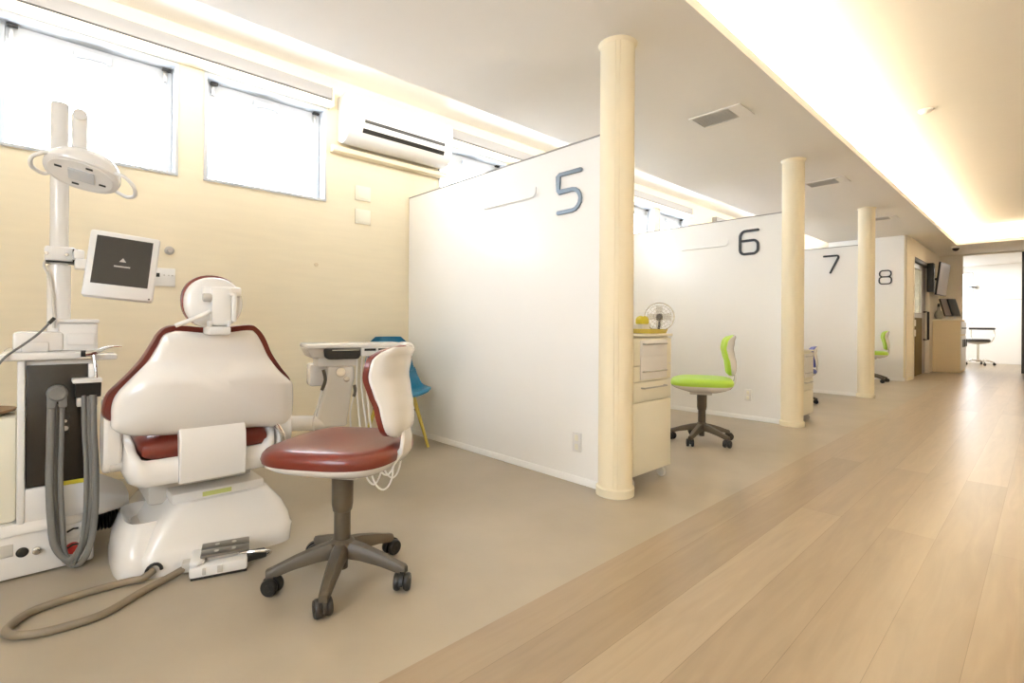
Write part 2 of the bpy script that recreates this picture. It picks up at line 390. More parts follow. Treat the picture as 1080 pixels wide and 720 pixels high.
# ------------------------------------------------------------------ partitions, pillars, numerals
def strip(mb, path, w, fn, d0, d1, closed=False):
    """flat stroke with rounded ends along a 2D path"""
    P = [Vector((p[0], p[1])) for p in path]; n = len(P); Lf, Rt = [], []
    for i in range(n):
        if closed: a, b = P[(i-1) % n], P[(i+1) % n]
        else: a, b = P[max(i-1, 0)], P[min(i+1, n-1)]
        t = (b-a).normalized(); nrm = Vector((-t.y, t.x))
        s1 = (P[i]-P[(i-1) % n]).normalized() if (closed or i > 0) else t
        c = max(0.6, abs(s1.dot(t)))
        Lf.append(P[i]+nrm*w/2/c); Rt.append(P[i]-nrm*w/2/c)
    if closed:
        rings = [[fn(l.x, l.y, d0), fn(r.x, r.y, d0), fn(r.x, r.y, d1), fn(l.x, l.y, d1)] for l, r in zip(Lf, Rt)]
        mb.loft(rings+[rings[0]], False, False); return
    def cap(c, t):
        a0 = math.atan2(t.y, t.x)
        return [c+Vector((math.cos(a0+PI/2-PI*k/8), math.sin(a0+PI/2-PI*k/8)))*w/2 for k in range(1, 8)]
    e, s_ = cap(P[-1], (P[-1]-P[-2]).normalized()), cap(P[0], (P[0]-P[1]).normalized())
    rings = []
    rr = [[fn(l.x, l.y, d0), fn(r.x, r.y, d0), fn(r.x, r.y, d1), fn(l.x, l.y, d1)] for l, r in zip(Lf, Rt)]
    mb.loft(rr)
    for c in (([Lf[-1]]+e+[Rt[-1]]), ([Rt[0]]+s_+[Lf[0]])):
        mb.loft([[fn(p.x, p.y, d0) for p in c], [fn(p.x, p.y, d1) for p in c]])
def arc(cx, cy, r, a0, a1, n=8): return [(cx+r*math.cos(math.radians(a0+(a1-a0)*k/n)), cy+r*math.sin(math.radians(a0+(a1-a0)*k/n))) for k in range(n+1)]
def rrect(x0, x1, y0, y1, r): return arc(x1-r, y1-r, r, 90, 0)+arc(x1-r, y0+r, r, 0, -90)+arc(x0+r, y0+r, r, -90, -180)+arc(x0+r, y1-r, r, 180, 90)
W_, H_ = 0.185, 0.245
DIG = {
 5: [([(W_, H_), (0.012, H_), (0, H_-.008), (0, .142), (.008, .134), (W_-.07, .134)]+arc(W_-.067, .067, .067, 90, -90)+[(0.0, 0)], False)],
 6: [([(W_, H_), (.07, H_)]+arc(.06, H_-.06, .06, 90, 180)[1:]+[(0, .06)]+arc(.05, .05, .05, 180, 270)+arc(W_-.05, .05, .05, -90, 0)+arc(W_-.05, .09, .05, 0, 90)+[(.02, .14)], False)],
 7: [([(0, H_), (W_-.02, H_)]+arc(W_-.02, H_-.02, .02, 90, 0)[1:]+[(W_, H_-.03), (.085, 0)], False)],
 8: [(rrect(.006, W_-.006, .13, H_, .05), True), (rrect(0, W_, 0, .13, .05), True)],
}
nx = {5: -2.188, 6: -2.262, 7: -2.27, 8: -2.155}; nz = {5: 1.722, 6: 1.755, 7: 1.775, 8: 1.78}
beh = {5: 'nearest', 6: 'second', 7: 'third', 8: 'farthest'}
for i, y in enumerate(PY):
    n = 5+i
    t = thing('partition_panel', ('tall white booth partition bearing the numeral %d, %s of the row' if n < 8 else 'white ceiling high wall panel bearing the numeral %d, %s of the row') % (n, beh[n]), 'partition', (-2.9, y, 0), group='numbered booth partitions')
    top = 2.14 if n < 8 else ZC-.002; xe = XP-.07 if n < 8 else XP-.02
    MB().box(XW+.013 if n < 8 else -2.99, xe, y, y+(.05 if n < 8 else .025), 0.0, top, .003).build('panel', 'panel', t)
    if n < 8: MB().box(XW+.013, XP-.07, y-.003, y+.053, 2.14, 2.15, .002).build('top_cap', 'rail', t)
    MB().box(XW+.013 if n < 8 else -2.99, xe, y-.006, y, 0, 0.045, .002).build('baseboard', 'panel', t)
    MB().box(xe-.018, xe+.002, y-.004, y+(.054 if n < 8 else .028), 0.06, top+(.01 if n < 8 else 0), .002).build('end_post', 'pillar' if n == 8 else 'frame', t)
    o = MB()
    for path, cl in DIG[n]: strip(o, path, .026 if n != 8 else .022, lambda u, v, d, y=y, n=n: (nx[n]+u, y-d, nz[n]+v), 0.0005, 0.014, cl)
    num = o.build('numeral', 'numsheen' if n == 5 else 'graphite', t, smooth=False, bevel=.002)
    num['label'] = ('dark numeral 5 with its reflected light painted blue grey' if n == 5 else 'dark grey numeral %d' % n)
    # thin ledge rod with a turned up end
    if n in (5, 6):
        o = MB(); o.tube([(-2.93, y-.012, 1.868), (-2.43, y-.012, 1.868), (-2.405, y-.012, 1.873), (-2.39, y-.012, 1.89), (-2.388, y-.012, 1.93)], .006, 8)
        o.tube([(-2.85, y, 1.868), (-2.85, y-.012, 1.868)], .004, 6); o.tube([(-2.45, y, 1.868), (-2.45, y-.012, 1.868)], .004, 6)
        tag(o.build('hook_rail', 'panel'), 'thin white rail with turned up end on partition %d' % n, 'rail', 'hook rails')
    # pillar
    if n == 8: continue
    p = thing('pillar', 'round cream floor to ceiling pillar at the end of partition %d' % n, 'pillar', (XP, y+.02, 0), group='cream pillars')
    o = MB(); ring = lambda z, r: [(XP+r*math.cos(2*PI*k/40), y+.02+r*math.sin(2*PI*k/40), z) for k in range(40)]
    R = .10
    o.loft([ring(0.05, R), ring(ZC-.002, R)]); o.build('shaft', 'pillar', p)
    o = MB(); o.loft([ring(0, R+.012), ring(.045, R+.012), ring(.05, R+.006), ring(.05, R)]); o.build('base_ring', 'pillar', p)
    o = MB()
    for a in (-62, -48):
        a = math.radians(a); x, yy = XP+(R+.0005)*math.cos(a), y+.02+(R+.0005)*math.sin(a)
        o.cyl((x, yy, .055), (x, yy, ZC-.01), .003, seg=6)
    o.build('seam', 'pillar', p)
    o = MB(); o.loft([ring(ZC-.02, R+.001), ring(ZC-.001, R+.014), ring(ZC-.0005, R+.014)]); o.build('top_ring', 'pillar', p)
for y, x, n in ((PY[0], -2.02, 5), (PY[1], -2.17, 6)):
    t = thing('wall_outlet', 'white double socket low on partition %d' % n, 'outlet', (x, y, .2), group='partition outlets')
    MB().box(x-.035, x+.035, y-.011, y-.001, .20, .32, .003).build('plate', 'white', t)
    for z in (.232, .288):
        MB().box(x-.013, x+.013, y-.0135, y-.0105, z-.018, z+.018, .002).build('socket', 'railcream', t)

# ------------------------------------------------------------------ ceiling fittings
for (x, y), lab in (((-1.80, 3.92), 'nearest ceiling vent, between the first two pillars'), ((-1.77, 6.58), 'second ceiling vent, just beyond the pillar of partition 6'), ((-1.78, 9.38), 'farthest ceiling vent, beyond the pillar of partition 7')):
    t = thing('ceiling_vent', lab, 'vent', (x, y, ZC-.012), group='ceiling vents')
    o = MB(); z0, z1 = ZC-.010, ZC-.0005; hx, hy = .16, .115
    o.box(x-hx-.02, x+hx+.07, y-hy-.02, y-hy, z0, z1); o.box(x-hx-.02, x+hx+.07, y+hy, y+hy+.02, z0, z1); o.box(x-hx-.02, x-hx, y-hy, y+hy, z0, z1); o.box(x+hx-.03, x+hx+.07, y-hy, y+hy, z0, z1)
    o.build('frame', 'ceil', t, smooth=False, bevel=.002)
    MB().box(x-hx, x+hx-.03, y-hy, y+hy, ZC-.003, ZC-.0008).build('backing', 'ventgrey', t, smooth=False)
    o = MB()
    for k in range(9):
        yy = y-hy+.012+k*.0245
        o.box(-.0, .29, -.012, .012, -.0012, .0012, mtx=Matrix.Translation((x-hx, yy, ZC-.008)) @ Matrix.Rotation(.35, 4, 'X'))
    o.build('louvre', 'ventgrey', t, smooth=False)
t = thing('smoke_detector', 'small flat white smoke detector on the lit corridor ceiling', 'detector', (-.76, 5.82, ZT-.04))
MB().lathe((-.76, 5.82, ZT), [(0, -.035), (.03, -.035), (.045, -.022), (.055, -.012), (.055, -.0005), (0, -.0005)], 28).build('housing', 'ceil', t)
MB().lathe((-.76, 5.82, ZT-.034), [(0, -.006), (.012, -.005), (.014, 0), (0, 0)], 14).build('sensor', 'white', t)
t = thing('security_camera', 'small black dome camera at the far ceiling corner', 'camera', (-1.27, 13.70, ZC-.1))
MB().lathe((-1.30, 13.72, ZC), [(0, -.045), (.07, -.045), (.075, -.03), (.075, -.0005), (0, -.0005)], 20).build('mount', 'white', t)
MB().lathe((-1.30, 13.72, ZC-.045), [(0, -.06), (.03, -.052), (.052, -.03), (.06, 0), (0, 0)], 20).build('dome', 'black', t)

# ------------------------------------------------------------------ swivel stools
def make_stool(label, vinyl, loc, face, base_rot, group='swivel treatment stools', hs=1.0):
    t = thing('swivel_stool', label, 'stool', (0, 0, 0), 0, group)
    zo = 0.0
    o = MB()   # hub and gas lift
    o.lathe((0, 0, 0), [(0, .05), (.022, .05), (.022, .095), (.042, .10), (.05, .125), (.046, .155), (.034, .165), (0, .165)], 24)
    o.build('hub', 'taupe', t)
    o = MB(); o.lathe((0, 0, 0), [(0, .15), (.031, .15), (.031, .27), (.036, .275), (.040, .30), (.041, .44), (0, .44)], 24)
    o.build('gas_lift', 'taupe', t)
    for k in range(5):
        a = base_rot + k*2*PI/5; R = Matrix.Rotation(a, 4, 'Z')
        o = MB(); rings = []
        for r, zt, h, w in ((.03, .158, .058, .060), (.09, .146, .050, .052), (.17, .122, .040, .044), (.235, .098, .034, .036), (.262, .090, .034, .032), (.268, .085, .026, .028)):
            ring = [(r, -w/2, zt-h), (r, w/2, zt-h), (r, w/2, zt-h*.3), (r, w*.3, zt), (r, -w*.3, zt), (r, -w/2, zt-h*.3)]
            rings.append([R @ Vector(p) for p in ring])
        o.loft(rings); leg = o.build('leg', 'taupe', t, angle=50)
        o = MB(); rc = .255; turn = R @ Matrix.Translation((rc, 0, 0)) @ Matrix.Rotation(.5+k*1.3, 4, 'Z')
        o.add(MB().cyl((0, 0, .05), (0, 0, .066), .012, seg=12).bm, turn)
        for s_ in (-1, 1):
            o.add(MB().cyl((-.012, s_*.008, .0325), (-.012, s_*.029, .0325), .032, seg=24, bev=.006).bm, turn)
            o.add(MB().cyl((-.012, s_*.029, .0325), (-.012, s_*.031, .0325), .012, seg=12).bm, turn)
        hood = MB()
        pr = [( -.012+.037*math.cos(math.radians(b)), 0.0325+.037*math.sin(math.radians(b))) for b in range(-10, 200, 15)]
        hood.prism(pr, -.0075, .0075, lambda u, v, q: (u, q, v)); o.add(hood.bm, turn)
        o.build('caster', 'black', leg)
    # white pan
    o = MB(); rings = []
    for z, a, b, cx in ((.425, .07, .07, 0), (.432, .13, .12, -.01), (.447, .18, .165, -.01), (.466, .225, .215, -.002), (.482, .243, .236, .005), (.492, .247, .240, .005)):
        rings.append([(x, y, z+.02*max(0, -x-.1)) for x, y in sup(a, b, 3.2, 48, cx)])
    o.loft(rings); o.build('seat_pan', 'gloss', t)
    o = MB(); o.box(-.08, .10, -.05, .05, .405, .435, .008); o.tube([(.03, -.05, .42), (.05, -.16, .425), (.06, -.21, .418)], .006, 8); o.build('tilt_mechanism', 'warmgrey', t)
    # cushion
    o = MB(); rings = []
    for z, sc in ((.490, .97), (.494, 1.0), (.515, 1.015), (.533, .995), (.545, .95), (.551, .86), (.5535, .6), (.553, .25)):
        rings.append([(x, y, z - (.012*max(0, (x-.1)/.15)**2 if z > .5 else 0)) for x, y in sup(.25*sc, .243*sc, 3.2, 48, .005)])
    o.loft(rings); o.build('seat_cushion', vinyl, t)
    # backrest
    def prof(v):
        z = .572+.345*v
        xs = [-.236, -.242, -.238, -.226, -.217, -.226, -.250]
        q = v*(len(xs)-1); k = min(int(q), len(xs)-2); f = q-k; f = f*f*(3-2*f)
        return xs[k]+(xs[k+1]-xs[k])*f, z
    def hw(v):
        b = .112+.052*math.sin(min(1, v*1.15)*PI/2)-.006*math.exp(-((v-.38)/.16)**2)
        e = abs(2*v-1)
        return b*(1-e**7)**(.38)
    def surf(u, v, off):
        x, z = prof(v); uu = 2*u-1; w = hw(v)
        ee = 1-max(abs(uu)**4, abs(2*v-1)**6)
        y = uu*w
        return (x+1.6*y*y+off*max(ee, .12)**.5, y, z)
    o = MB(); o.sheet(lambda u, v: surf(u, v, .048), lambda u, v: surf(u, v, -.004), 18, 22); o.build('back_cushion', vinyl, t)
    o = MB(); o.sheet(lambda u, v: surf(.5+(u-.5)*.97, .02+.965*v, -.003), lambda u, v: surf(.5+(u-.5)*.97, .02+.965*v, -.032), 18, 22); o.build('back_shell', 'gloss', t)
    o = MB()
    rings = []
    for x, z, w, th in ((-.10, .452, .10, .02), (-.19, .462, .11, .024), (-.238, .488, .11, .024), (-.264, .526, .10, .022), (-.268, .575, .085, .018), (-.262, .615, .06, .010)):
        rings.append([(x, -w/2, z-th/2), (x, w/2, z-th/2), (x+.012, w/2, z+th/2), (x+.012, -w/2, z+th/2)])
    o.loft(rings); o.build('back_bracket', 'gloss', t, bevel=.006)
    t.location = (loc[0], loc[1], 0); t.rotation_euler = (0, 0, face)
    if hs != 1: t.scale = (hs, hs, hs)
    return t
fa = math.atan2(-.60, -.80)
make_stool('maroon cushioned white backed swivel stool on taupe star base, nearest', 'maroon', (-1.874, .863), fa, math.radians(-38)-fa)
fg = math.atan2(-.48, -.875)
make_stool('lime green swivel stool standing right of the drawer cart by partition 6', 'green', (-2.03, 4.15), fg, math.radians(-84)-fg)
make_stool('blue violet swivel stool almost hidden behind the cart in front of partition 7', 'bluev', (-2.22, 7.22), math.atan2(-.43, -.9), math.radians(8)-math.atan2(-.43, -.9), hs=.80)
make_stool('lime green swivel stool half hidden by pillar in front of partition 8', 'green', (-2.17, 10.88), math.atan2(-.30, -.955), math.radians(-34)-math.atan2(-.30, -.955))

# ------------------------------------------------------------------ dental chair
t = thing('dental_chair', 'white dental treatment chair with maroon upholstery seen from behind', 'dental chair', (-2.65, .55, 0))
bp = lambda z: -2.42+.2*(z-.55)
cush = [(.177, .642), (.174, .686), (.187, .730), (.217, .767), (.253, .811), (.287, .860), (.315, .916), (.334, .955), (.360, .980), (.404, .987), (.53, .977), (.651, .990), (.689, .976), (.723, .934), (.757, .862), (.802, .795), (.845, .739), (.848, .69), (.82, .64), (.65, .60), (.5, .59), (.35, .60), (.22, .615)]
o = MB(); puff(o, cush, [(.95, .0), (.985, .006), (1.0, -.012), (1.0, -.045), (.97, -.065), (.88, -.08), (.6, -.085)], lambda u, v, d: (bp(v)+d, u, v)); o.build('back_cushion', 'maroon', t)
shell = [(.198, .640), (.198, .682), (.210, .727), (.246, .776), (.298, .840), (.330, .902), (.350, .948), (.380, .962), (.404, .964), (.53, .953), (.645, .966), (.675, .955), (.702, .915), (.735, .850), (.785, .785), (.832, .740), (.850, .715), (.858, .625), (.856, .555), (.82, .520), (.656, .538), (.453, .541), (.294, .556), (.235, .572), (.200, .600)]
def bul(v):
    k = max(0, min(1, (.86-v)/.10)); k = k*k*(3-2*k); return .42+.58*k
o = MB(); puff(o, shell, [(.97, -.01), (1.0, .004), (1.0, .014), (.985, .03), (.95, .048), (.86, .068), (.7, .082), (.45, .09), (.2, .092)], lambda u, v, d: (bp(v)+d*(bul(v) if d > .014 else 1), u, v)); o.build('back_shell', 'gloss', t)
# headrest
hc = (.507, 1.080); hx = -2.27
o = MB(); puff(o, sup(.1035, .104, 2.2, 40, hc[0]-.002, hc[1]+.002), [(.9, -.02), (1.0, -.025), (1.01, -.045), (.96, -.065), (.8, -.08), (.5, -.088)], lambda u, v, d: (hx+d, u, v), 0); hcu = o.build('headrest_cushion', 'maroon', t)
o = MB(); puff(o, sup(.104, .102, 2.2, 40, hc[0]+.003, hc[1]-.004), [(.98, -.03), (1.0, -.02), (.985, -.008), (.93, .002), (.8, .010), (.5, .015), (.2, .016)], lambda u, v, d: (hx+d, u, v), 0); o.build('headrest_shell', 'gloss', t)
o = MB(); o.box(hx+.005, hx+.045, .490, .560, .985, 1.135, .008); o.box(hx+.012, hx+.03, .462, .60, 1.10, 1.14, .008)
o.box(hx+.012, hx+.048, .560, .578, 1.0, 1.12, .006); o.box(hx+.045, hx+.051, .55, .566, 1.105, 1.12, .002); o.build('headrest_bracket', 'white', t)
o = MB(); o.box(hx-.045, hx+.058, .478, .555, .95, .982, .007); o.box(hx+.02, hx+.058, .478, .490, .98, 1.005, .004); o.box(hx+.02, hx+.058, .543, .555, .98, 1.005, .004); o.build('headrest_slide', 'white', t)
o = MB(); o.tube([(hx+.045, .485, 1.04), (hx+.05, .43, 1.012), (hx+.045, .37, .985)], [.009, .0085, .008], 12, smooth=3); o.build('headrest_lever', 'white', t)
o = MB(); o.cyl((hx+.03, .462, 1.095), (hx+.03, .492, 1.095), .016, bev=.003); o.build('headrest_pivot', 'warmgrey', t)
# seat
o = MB(); rings = []
for x, z0, z1, y0, y1 in ((-2.375, .475, .515, .33, .70), (-2.39, .455, .535, .292, .745), (-2.43, .448, .555, .28, .755), (-2.5, .448, .57, .275, .76), (-2.7, .448, .565, .275, .76), (-2.95, .45, .55, .26, .78), (-3.2, .42, .535, .27, .77), (-3.6, .36, .49, .30, .74), (-3.75, .35, .44, .33, .71)):
    cy, cz, a, b = (y0+y1)/2, (z0+z1)/2, (y1-y0)/2, (z1-z0)/2
    rings.append([(x, u, v) for u, v in sup(a, b, 3.5, 32, cy, cz)])
o.loft(rings); o.build('seat_cushion', 'maroon', t)
o = MB(); rings = []
def tub(x, zb, zi, zr, y0, y1):
    w = y1-y0
    pts = [(y0, zr), (y0-.004, min(zb+.07, zr-.012)), (y0+.012, zb+.025), (y0+.045, zb), (y1-.045, zb), (y1-.012, zb+.025), (y1+.004, min(zb+.07, zr-.012)), (y1, zr), (y1-.018, zr+.006), (y1-.032, zr-.006), (y1-.05, zi), (y0+.05, zi), (y0+.032, zr-.006), (y0+.018, zr+.006)]
    return [(x, u, v) for u, v in pts]
for a in ((-2.352, .385, .42, .42, .29, .725), (-2.358, .368, .452, .452, .265, .755), (-2.372, .36, .464, .475, .255, .768), (-2.40, .352, .455, .50, .245, .78), (-2.44, .348, .446, .53, .240, .790), (-2.6, .34, .446, .545, .242, .79), (-2.75, .345, .446, .52, .248, .785), (-3.0, .365, .44, .47, .27, .77), (-3.2, .37, .415, .43, .30, .74)):
    rings.append(tub(*a))
o.loft(rings[::-1]); o.build('seat_frame', 'gloss', t, angle=60)
o = MB(); rings = []
for z, x, th, y0, y1 in ((.355, -2.345, .03, .41, .638), (.363, -2.330, .04, .405, .645), (.45, -2.322, .045, .405, .645), (.54, -2.328, .05, .405, .645), (.60, -2.36, .05, .405, .645)):
    rings.append([(x-th, y0, z), (x, y0, z), (x, y1, z), (x-th, y1, z)])
o.loft(rings); o.build('hinge_cover', 'gloss', t, bevel=.006)
# side arms joining backrest and frame
for y0, y1, nm in ((.180, .238, 1), (.79, .85, 2)):
    o = MB(); pts = [(-2.43, .70), (-2.425, .60), (-2.43, .52), (-2.45, .45), (-2.50, .41), (-2.58, .42), (-2.62, .5), (-2.60, .60), (-2.55, .70)]
    if nm == 2: pts = [(-2.39, .60), (-2.37, .57), (-2.37, .50), (-2.40, .43), (-2.46, .40), (-2.54, .42), (-2.55, .5), (-2.50, .58)]
    P = [(p.x, p.y) for p in spline([Vector((a, b, 0)) for a, b in pts], 4, True)]
    o.prism(P, y0, y1, lambda u, v, a: (u, a, v)); o.build('side_arm', 'gloss', t, bevel=.012)
    o = MB(); o.cyl((-2.47, y0+.02, .44), (-2.47, y1+.03 if nm == 1 else y1-.02, .44), .022)
    if nm == 2: o.cyl((-2.45, .74, .47), (-2.45, .80, .47), .03); o.tube([(-2.36, .775, .545), (-2.352, .80, .50), (-2.37, .81, .44)], .012, 10, smooth=3)
    o.build('pivot', 'warmgrey' if nm == 1 else 'chrome', t)
# neck and base
o = MB(); o.box(-3.0, -2.58, .335, .74, .22, .36, .02); o.build('lift_neck', 'warmgrey', t)
o = MB(); o.box(-3.0, -2.455, .40, .755, .245, .288, .008); o.build('base_shelf', 'gloss', t)
o = MB(); rings = []
def brow(z, x0, x1, y0, y1, n=5):
    return [(u, v, z) for u, v in sup((x1-x0)/2, (y1-y0)/2, n, 48, (x0+x1)/2, (y0+y1)/2)]
for z, x0, x1, y0, y1 in ((.0, -3.15, -2.375, .275, .868), (.07, -3.14, -2.378, .278, .878), (.082, -3.13, -2.386, .285, .872), (.12, -3.12, -2.395, .305, .865), (.18, -3.08, -2.41, .35, .835), (.235, -3.03, -2.428, .395, .79), (.248, -3.02, -2.436, .405, .78), (.252, -3.0, -2.45, .415, .77)):
    rings.append(brow(z, x0, x1, y0, y1, 10))
o.loft(rings); o.build('base_cover', 'gloss', t)
o = MB(); rings = []     # left foot lobe with a shallow well
for z, x0, x1, y0, y1 in ((0, -2.82, -2.40, .215, .40), (.05, -2.82, -2.402, .213, .40), (.12, -2.82, -2.43, .225, .40), (.17, -2.81, -2.47, .245, .40), (.19, -2.80, -2.48, .255, .395), (.185, -2.79, -2.49, .265, .39), (.14, -2.77, -2.52, .29, .38)):
    rings.append(brow(z, x0, x1, y0, y1, 3.2))
o.loft(rings); o.build('foot_lobe', 'gloss', t)
o = MB(); o.box(-2.402, -2.398, -.055, .055, -.009, .009, mtx=Matrix.Translation((-.053, .565, .268))); st = o.build('sticker', 'stain', t, smooth=False)
o = MB(); o.tube([(-2.374+.012*0, .33+.025*math.cos(a), .03+.028*math.sin(a)) for a in [PI*k/8 for k in range(9)]], .006, 8); o.build('cord_grommet', 'black', t)

# ------------------------------------------------------------------ foot control
t = thing('foot_pedal', 'white foot control with steel pedal plates on floor behind dental chair', 'foot pedal', (-2.30, .57, 0))
# local frame: along = direction from hose end to toe
A0 = Vector((-2.33, .445, 0)); D = Vector((.10, .235, 0)).normalized(); D = Vector((.28, .96, 0)).normalized(); Q = Vector((D.y, -D.x, 0))
FM = Matrix(((D.x, Q.x, 0, A0.x), (D.y, Q.y, 0, A0.y), (0, 0, 1, 0), (0, 0, 0, 1)))
b = MB(); b.box(0, .20, -.06, .080, .008, .052, .010); o = MB(); o.add(b.bm, FM); o.build('body', 'white', t)
b = MB(); b.box(0.005, .198, -.058, .076, .0, .012, .003); o = MB(); o.add(b.bm, FM); o.build('base_plate', 'black', t)
b = MB(); b.prism([(.0, -.06), (.05, -.06), (.05, .06), (.03, .08), (.0, .07)], .05, .07, lambda u, v, a: (u, v, a)); o = MB(); o.add(b.bm, FM); o.build('side_housing', 'white', t, bevel=.008)
for q0, q1, z in ((-.045, .003, .082), (.006, .052, .082)):
    b = MB(); b.box(0, .172, q0, q1, -.007, .007, .005); o = MB(); o.add(b.bm, FM @ Matrix.Translation((.035, 0, z)) @ Matrix.Rotation(-.14, 4, 'X')); pl = o.build('pedal_plate', 'steel', t)
    for k in range(2):
        b = MB(); b.lathe((.055+k*.06, (q0+q1)/2, .007), [(0, .002), (.007, .002), (.009, 0), (0, 0)], 10)
        o = MB(); o.add(b.bm, FM @ Matrix.Translation((.035, 0, z)) @ Matrix.Rotation(-.14, 4, 'X')); o.build('stud', 'alu', pl)
b = MB(); b.box(.055, .165, -.03, .03, .05, .072, .006); o = MB(); o.add(b.bm, FM); o.build('pivot_block', 'warmgrey', t)
b = MB(); b.tube([(.17, .03, .06), (.225, .055, .065), (.275, .05, .055), (.285, .02, .035), (.26, .01, .02), (.19, .05, .02)], .006, 8, smooth=4); o = MB(); o.add(b.bm, FM); o.build('wire_guard', 'chrome', t)
b = MB(); b.prism([(.19, -.01), (.265, -.01), (.272, .03), (.20, .05)], .022, .05, lambda u, v, a: (u, v, a)); o = MB(); o.add(b.bm, FM); o.build('toe_switch', 'black', t, bevel=.005)
for k, w in ((.045, .012), (.095, .02)):
    b = MB(); b.box(k, k+w, .078, .086, .018, .045, .003); o = MB(); o.add(b.bm, FM); o.build('side_button', 'warmgrey', t)
cordp = [(-2.375, .33, .035), (-2.36, .29, .02), (-2.385, .247, .014), (-2.387, .123, .014), (-2.363, -.002, .014), (-2.315, -.052, .014), (-2.255, -.072, .014), (-2.20, -.035, .014), (-2.17, .042, .014), (-2.175, .161, .014), (-2.257, .274, .014), (-2.31, .371, .018), (-2.335, .44, .03)]
o = MB(); o.tube(cordp, .0135, 12, smooth=6); o.build('cord', 'cord', t)
b = MB(); b.box(-.03, .01, -.03, .02, .012, .05, .006); o = MB(); o.add(b.bm, FM); o.build('cord_boot', 'warmgrey', t)

# ------------------------------------------------------------------ dental delivery unit (left edge)
t = thing('dental_unit', 'white dental unit with black front panel and hanging grey suction hoses', 'dental unit', (-2.95, .03, 0))
X0 = -2.72
o = MB(); o.box(-3.25, X0, -.34, .172, 0.006, .175, .012); o.build('base_box', 'white', t)
o = MB(); P = [(p.x, p.y) for p in [Vector(q) for q in sup(.275, .255, 6, 48, -2.985, -.09)]]
o.loft([[(u, v, .175) for u, v in P], [(u, v, .195) for u, v in P], [(-2.985+(u+2.985)*.96, -.09+(v+.09)*.96, .215) for u, v in P]]); o.build('base_lip', 'gloss', t)
o = MB(); o.box(-3.22, X0-.02, -.058, .165, .20, .845, .012); o.build('column_body', 'white', t)
o = MB(); o.box(X0-.021, X0-.006, -.035, .158, .345, .825, .004); o.build('front_panel', 'panelblack', t)
o = MB(); o.box(X0-.02, X0+.004, -.060, -.037, .21, .845, .006); o.box(X0-.02, X0-.002, -.055, .16, .205, .343, .006); o.build('front_trim', 'white', t)
o = MB(); o.box(X0-.006, X0-.002, .065, .150, .335, .352); o.build('warning_strip', 'yellow', t, smooth=False)
o = MB(); o.box(X0-.006, X0-.0035, .066, .094, .545, .63, .001); o.build('control_label', 'black', t, smooth=False)
o = MB(); o.lathe((X0-.0035, .080, .565), [(0, .002), (.009, .002), (.010, 0), (0, 0)], 14, 'x'); o.lathe((X0-.0035, .080, .595), [(0, .002), (.005, .002), (.006, 0), (0, 0)], 12, 'x'); o.build('control_dial', 'white', t)
o = MB(); o.box(-3.28, X0+.02, -.11, .165, .845, .875, .010); o.build('counter', 'gloss', t)
# console on the counter
o = MB(); o.box(-3.16, -2.78, -.075, .075, .875, .955, .012); o.box(-2.90, -2.772, -.05, .03, .875, .915, .006); o.build('console', 'gloss', t)
o = MB(); o.box(-3.15, -2.79, .06, .185, .875, .992, .010); o.box(-3.16, -2.785, .055, .19, .992, 1.008, .004); o.box(-2.79, -2.778, .085, .175, .90, .95, .004); o.build('console_box', 'white', t)
# side cuspidor housing
o = MB(); o.box(-3.2, X0-.03, -.34, -.060, .215, .625, .015); o.build('side_housing', 'railcream', t)
o = MB(); o.lathe((-2.86, -.185, .625), [(0, .004), (.09, .004), (.118, .014), (.122, .024), (.112, .026), (.085, .012), (0, .010)], 32); o.build('cuspidor_bowl', 'brown', t)
# pole
o = MB(); o.cyl((-2.93, .063, .876), (-2.93, .063, 1.24), .039, seg=32); o.cyl((-2.93, .063, 1.24), (-2.93, .063, 1.94), .031, seg=32, bev=.006); o.build('light_pole', 'gloss', t)
o = MB(); o.tube([(-2.895, .02, 1.255), (-2.89, .015, 1.23), (-2.885, .035, 1.17), (-2.885, .045, 1.05), (-2.885, .047, .97)], .005, 8, smooth=4); o.build('monitor_cable', 'warmgrey', t)
# fittings on the base
o = MB()
o.box(X0-.001, X0+.004, -.115, -.068, .095, .142, .002); o.build('socket_plate', 'warmgrey', t)
o = MB()
o.lathe((X0, -.043, .102), [(0, .004), (.014, .006), (.018, .004), (.019, 0), (0, 0)], 18, 'x'); o.build('round_port', 'black', t)
o = MB(); o.lathe((X0, -.002, .098), [(0, .022), (.008, .022), (.009, .012), (.014, .010), (.015, 0), (0, 0)], 16, 'x'); o.build('nozzle', 'chrome', t)
for y, z, m_ in ((.105, .140, 'white'), (.105, .075, 'red')):
    o = MB(); o.lathe((X0, y, z), [(0, .012), (.014, .012), (.022, .008), (.024, 0), (0, 0)], 20, 'x'); kb = o.build('valve_knob', m_, t)
    if m_ == 'red': kb['label'] = 'red valve knob'
    o = MB(); o.tube([(X0+.013, y-.018, z+.008), (X0+.016, y, z+.018), (X0+.013, y+.016, z+.016)], .004, 8); o.build('valve_lever', 'black', kb)
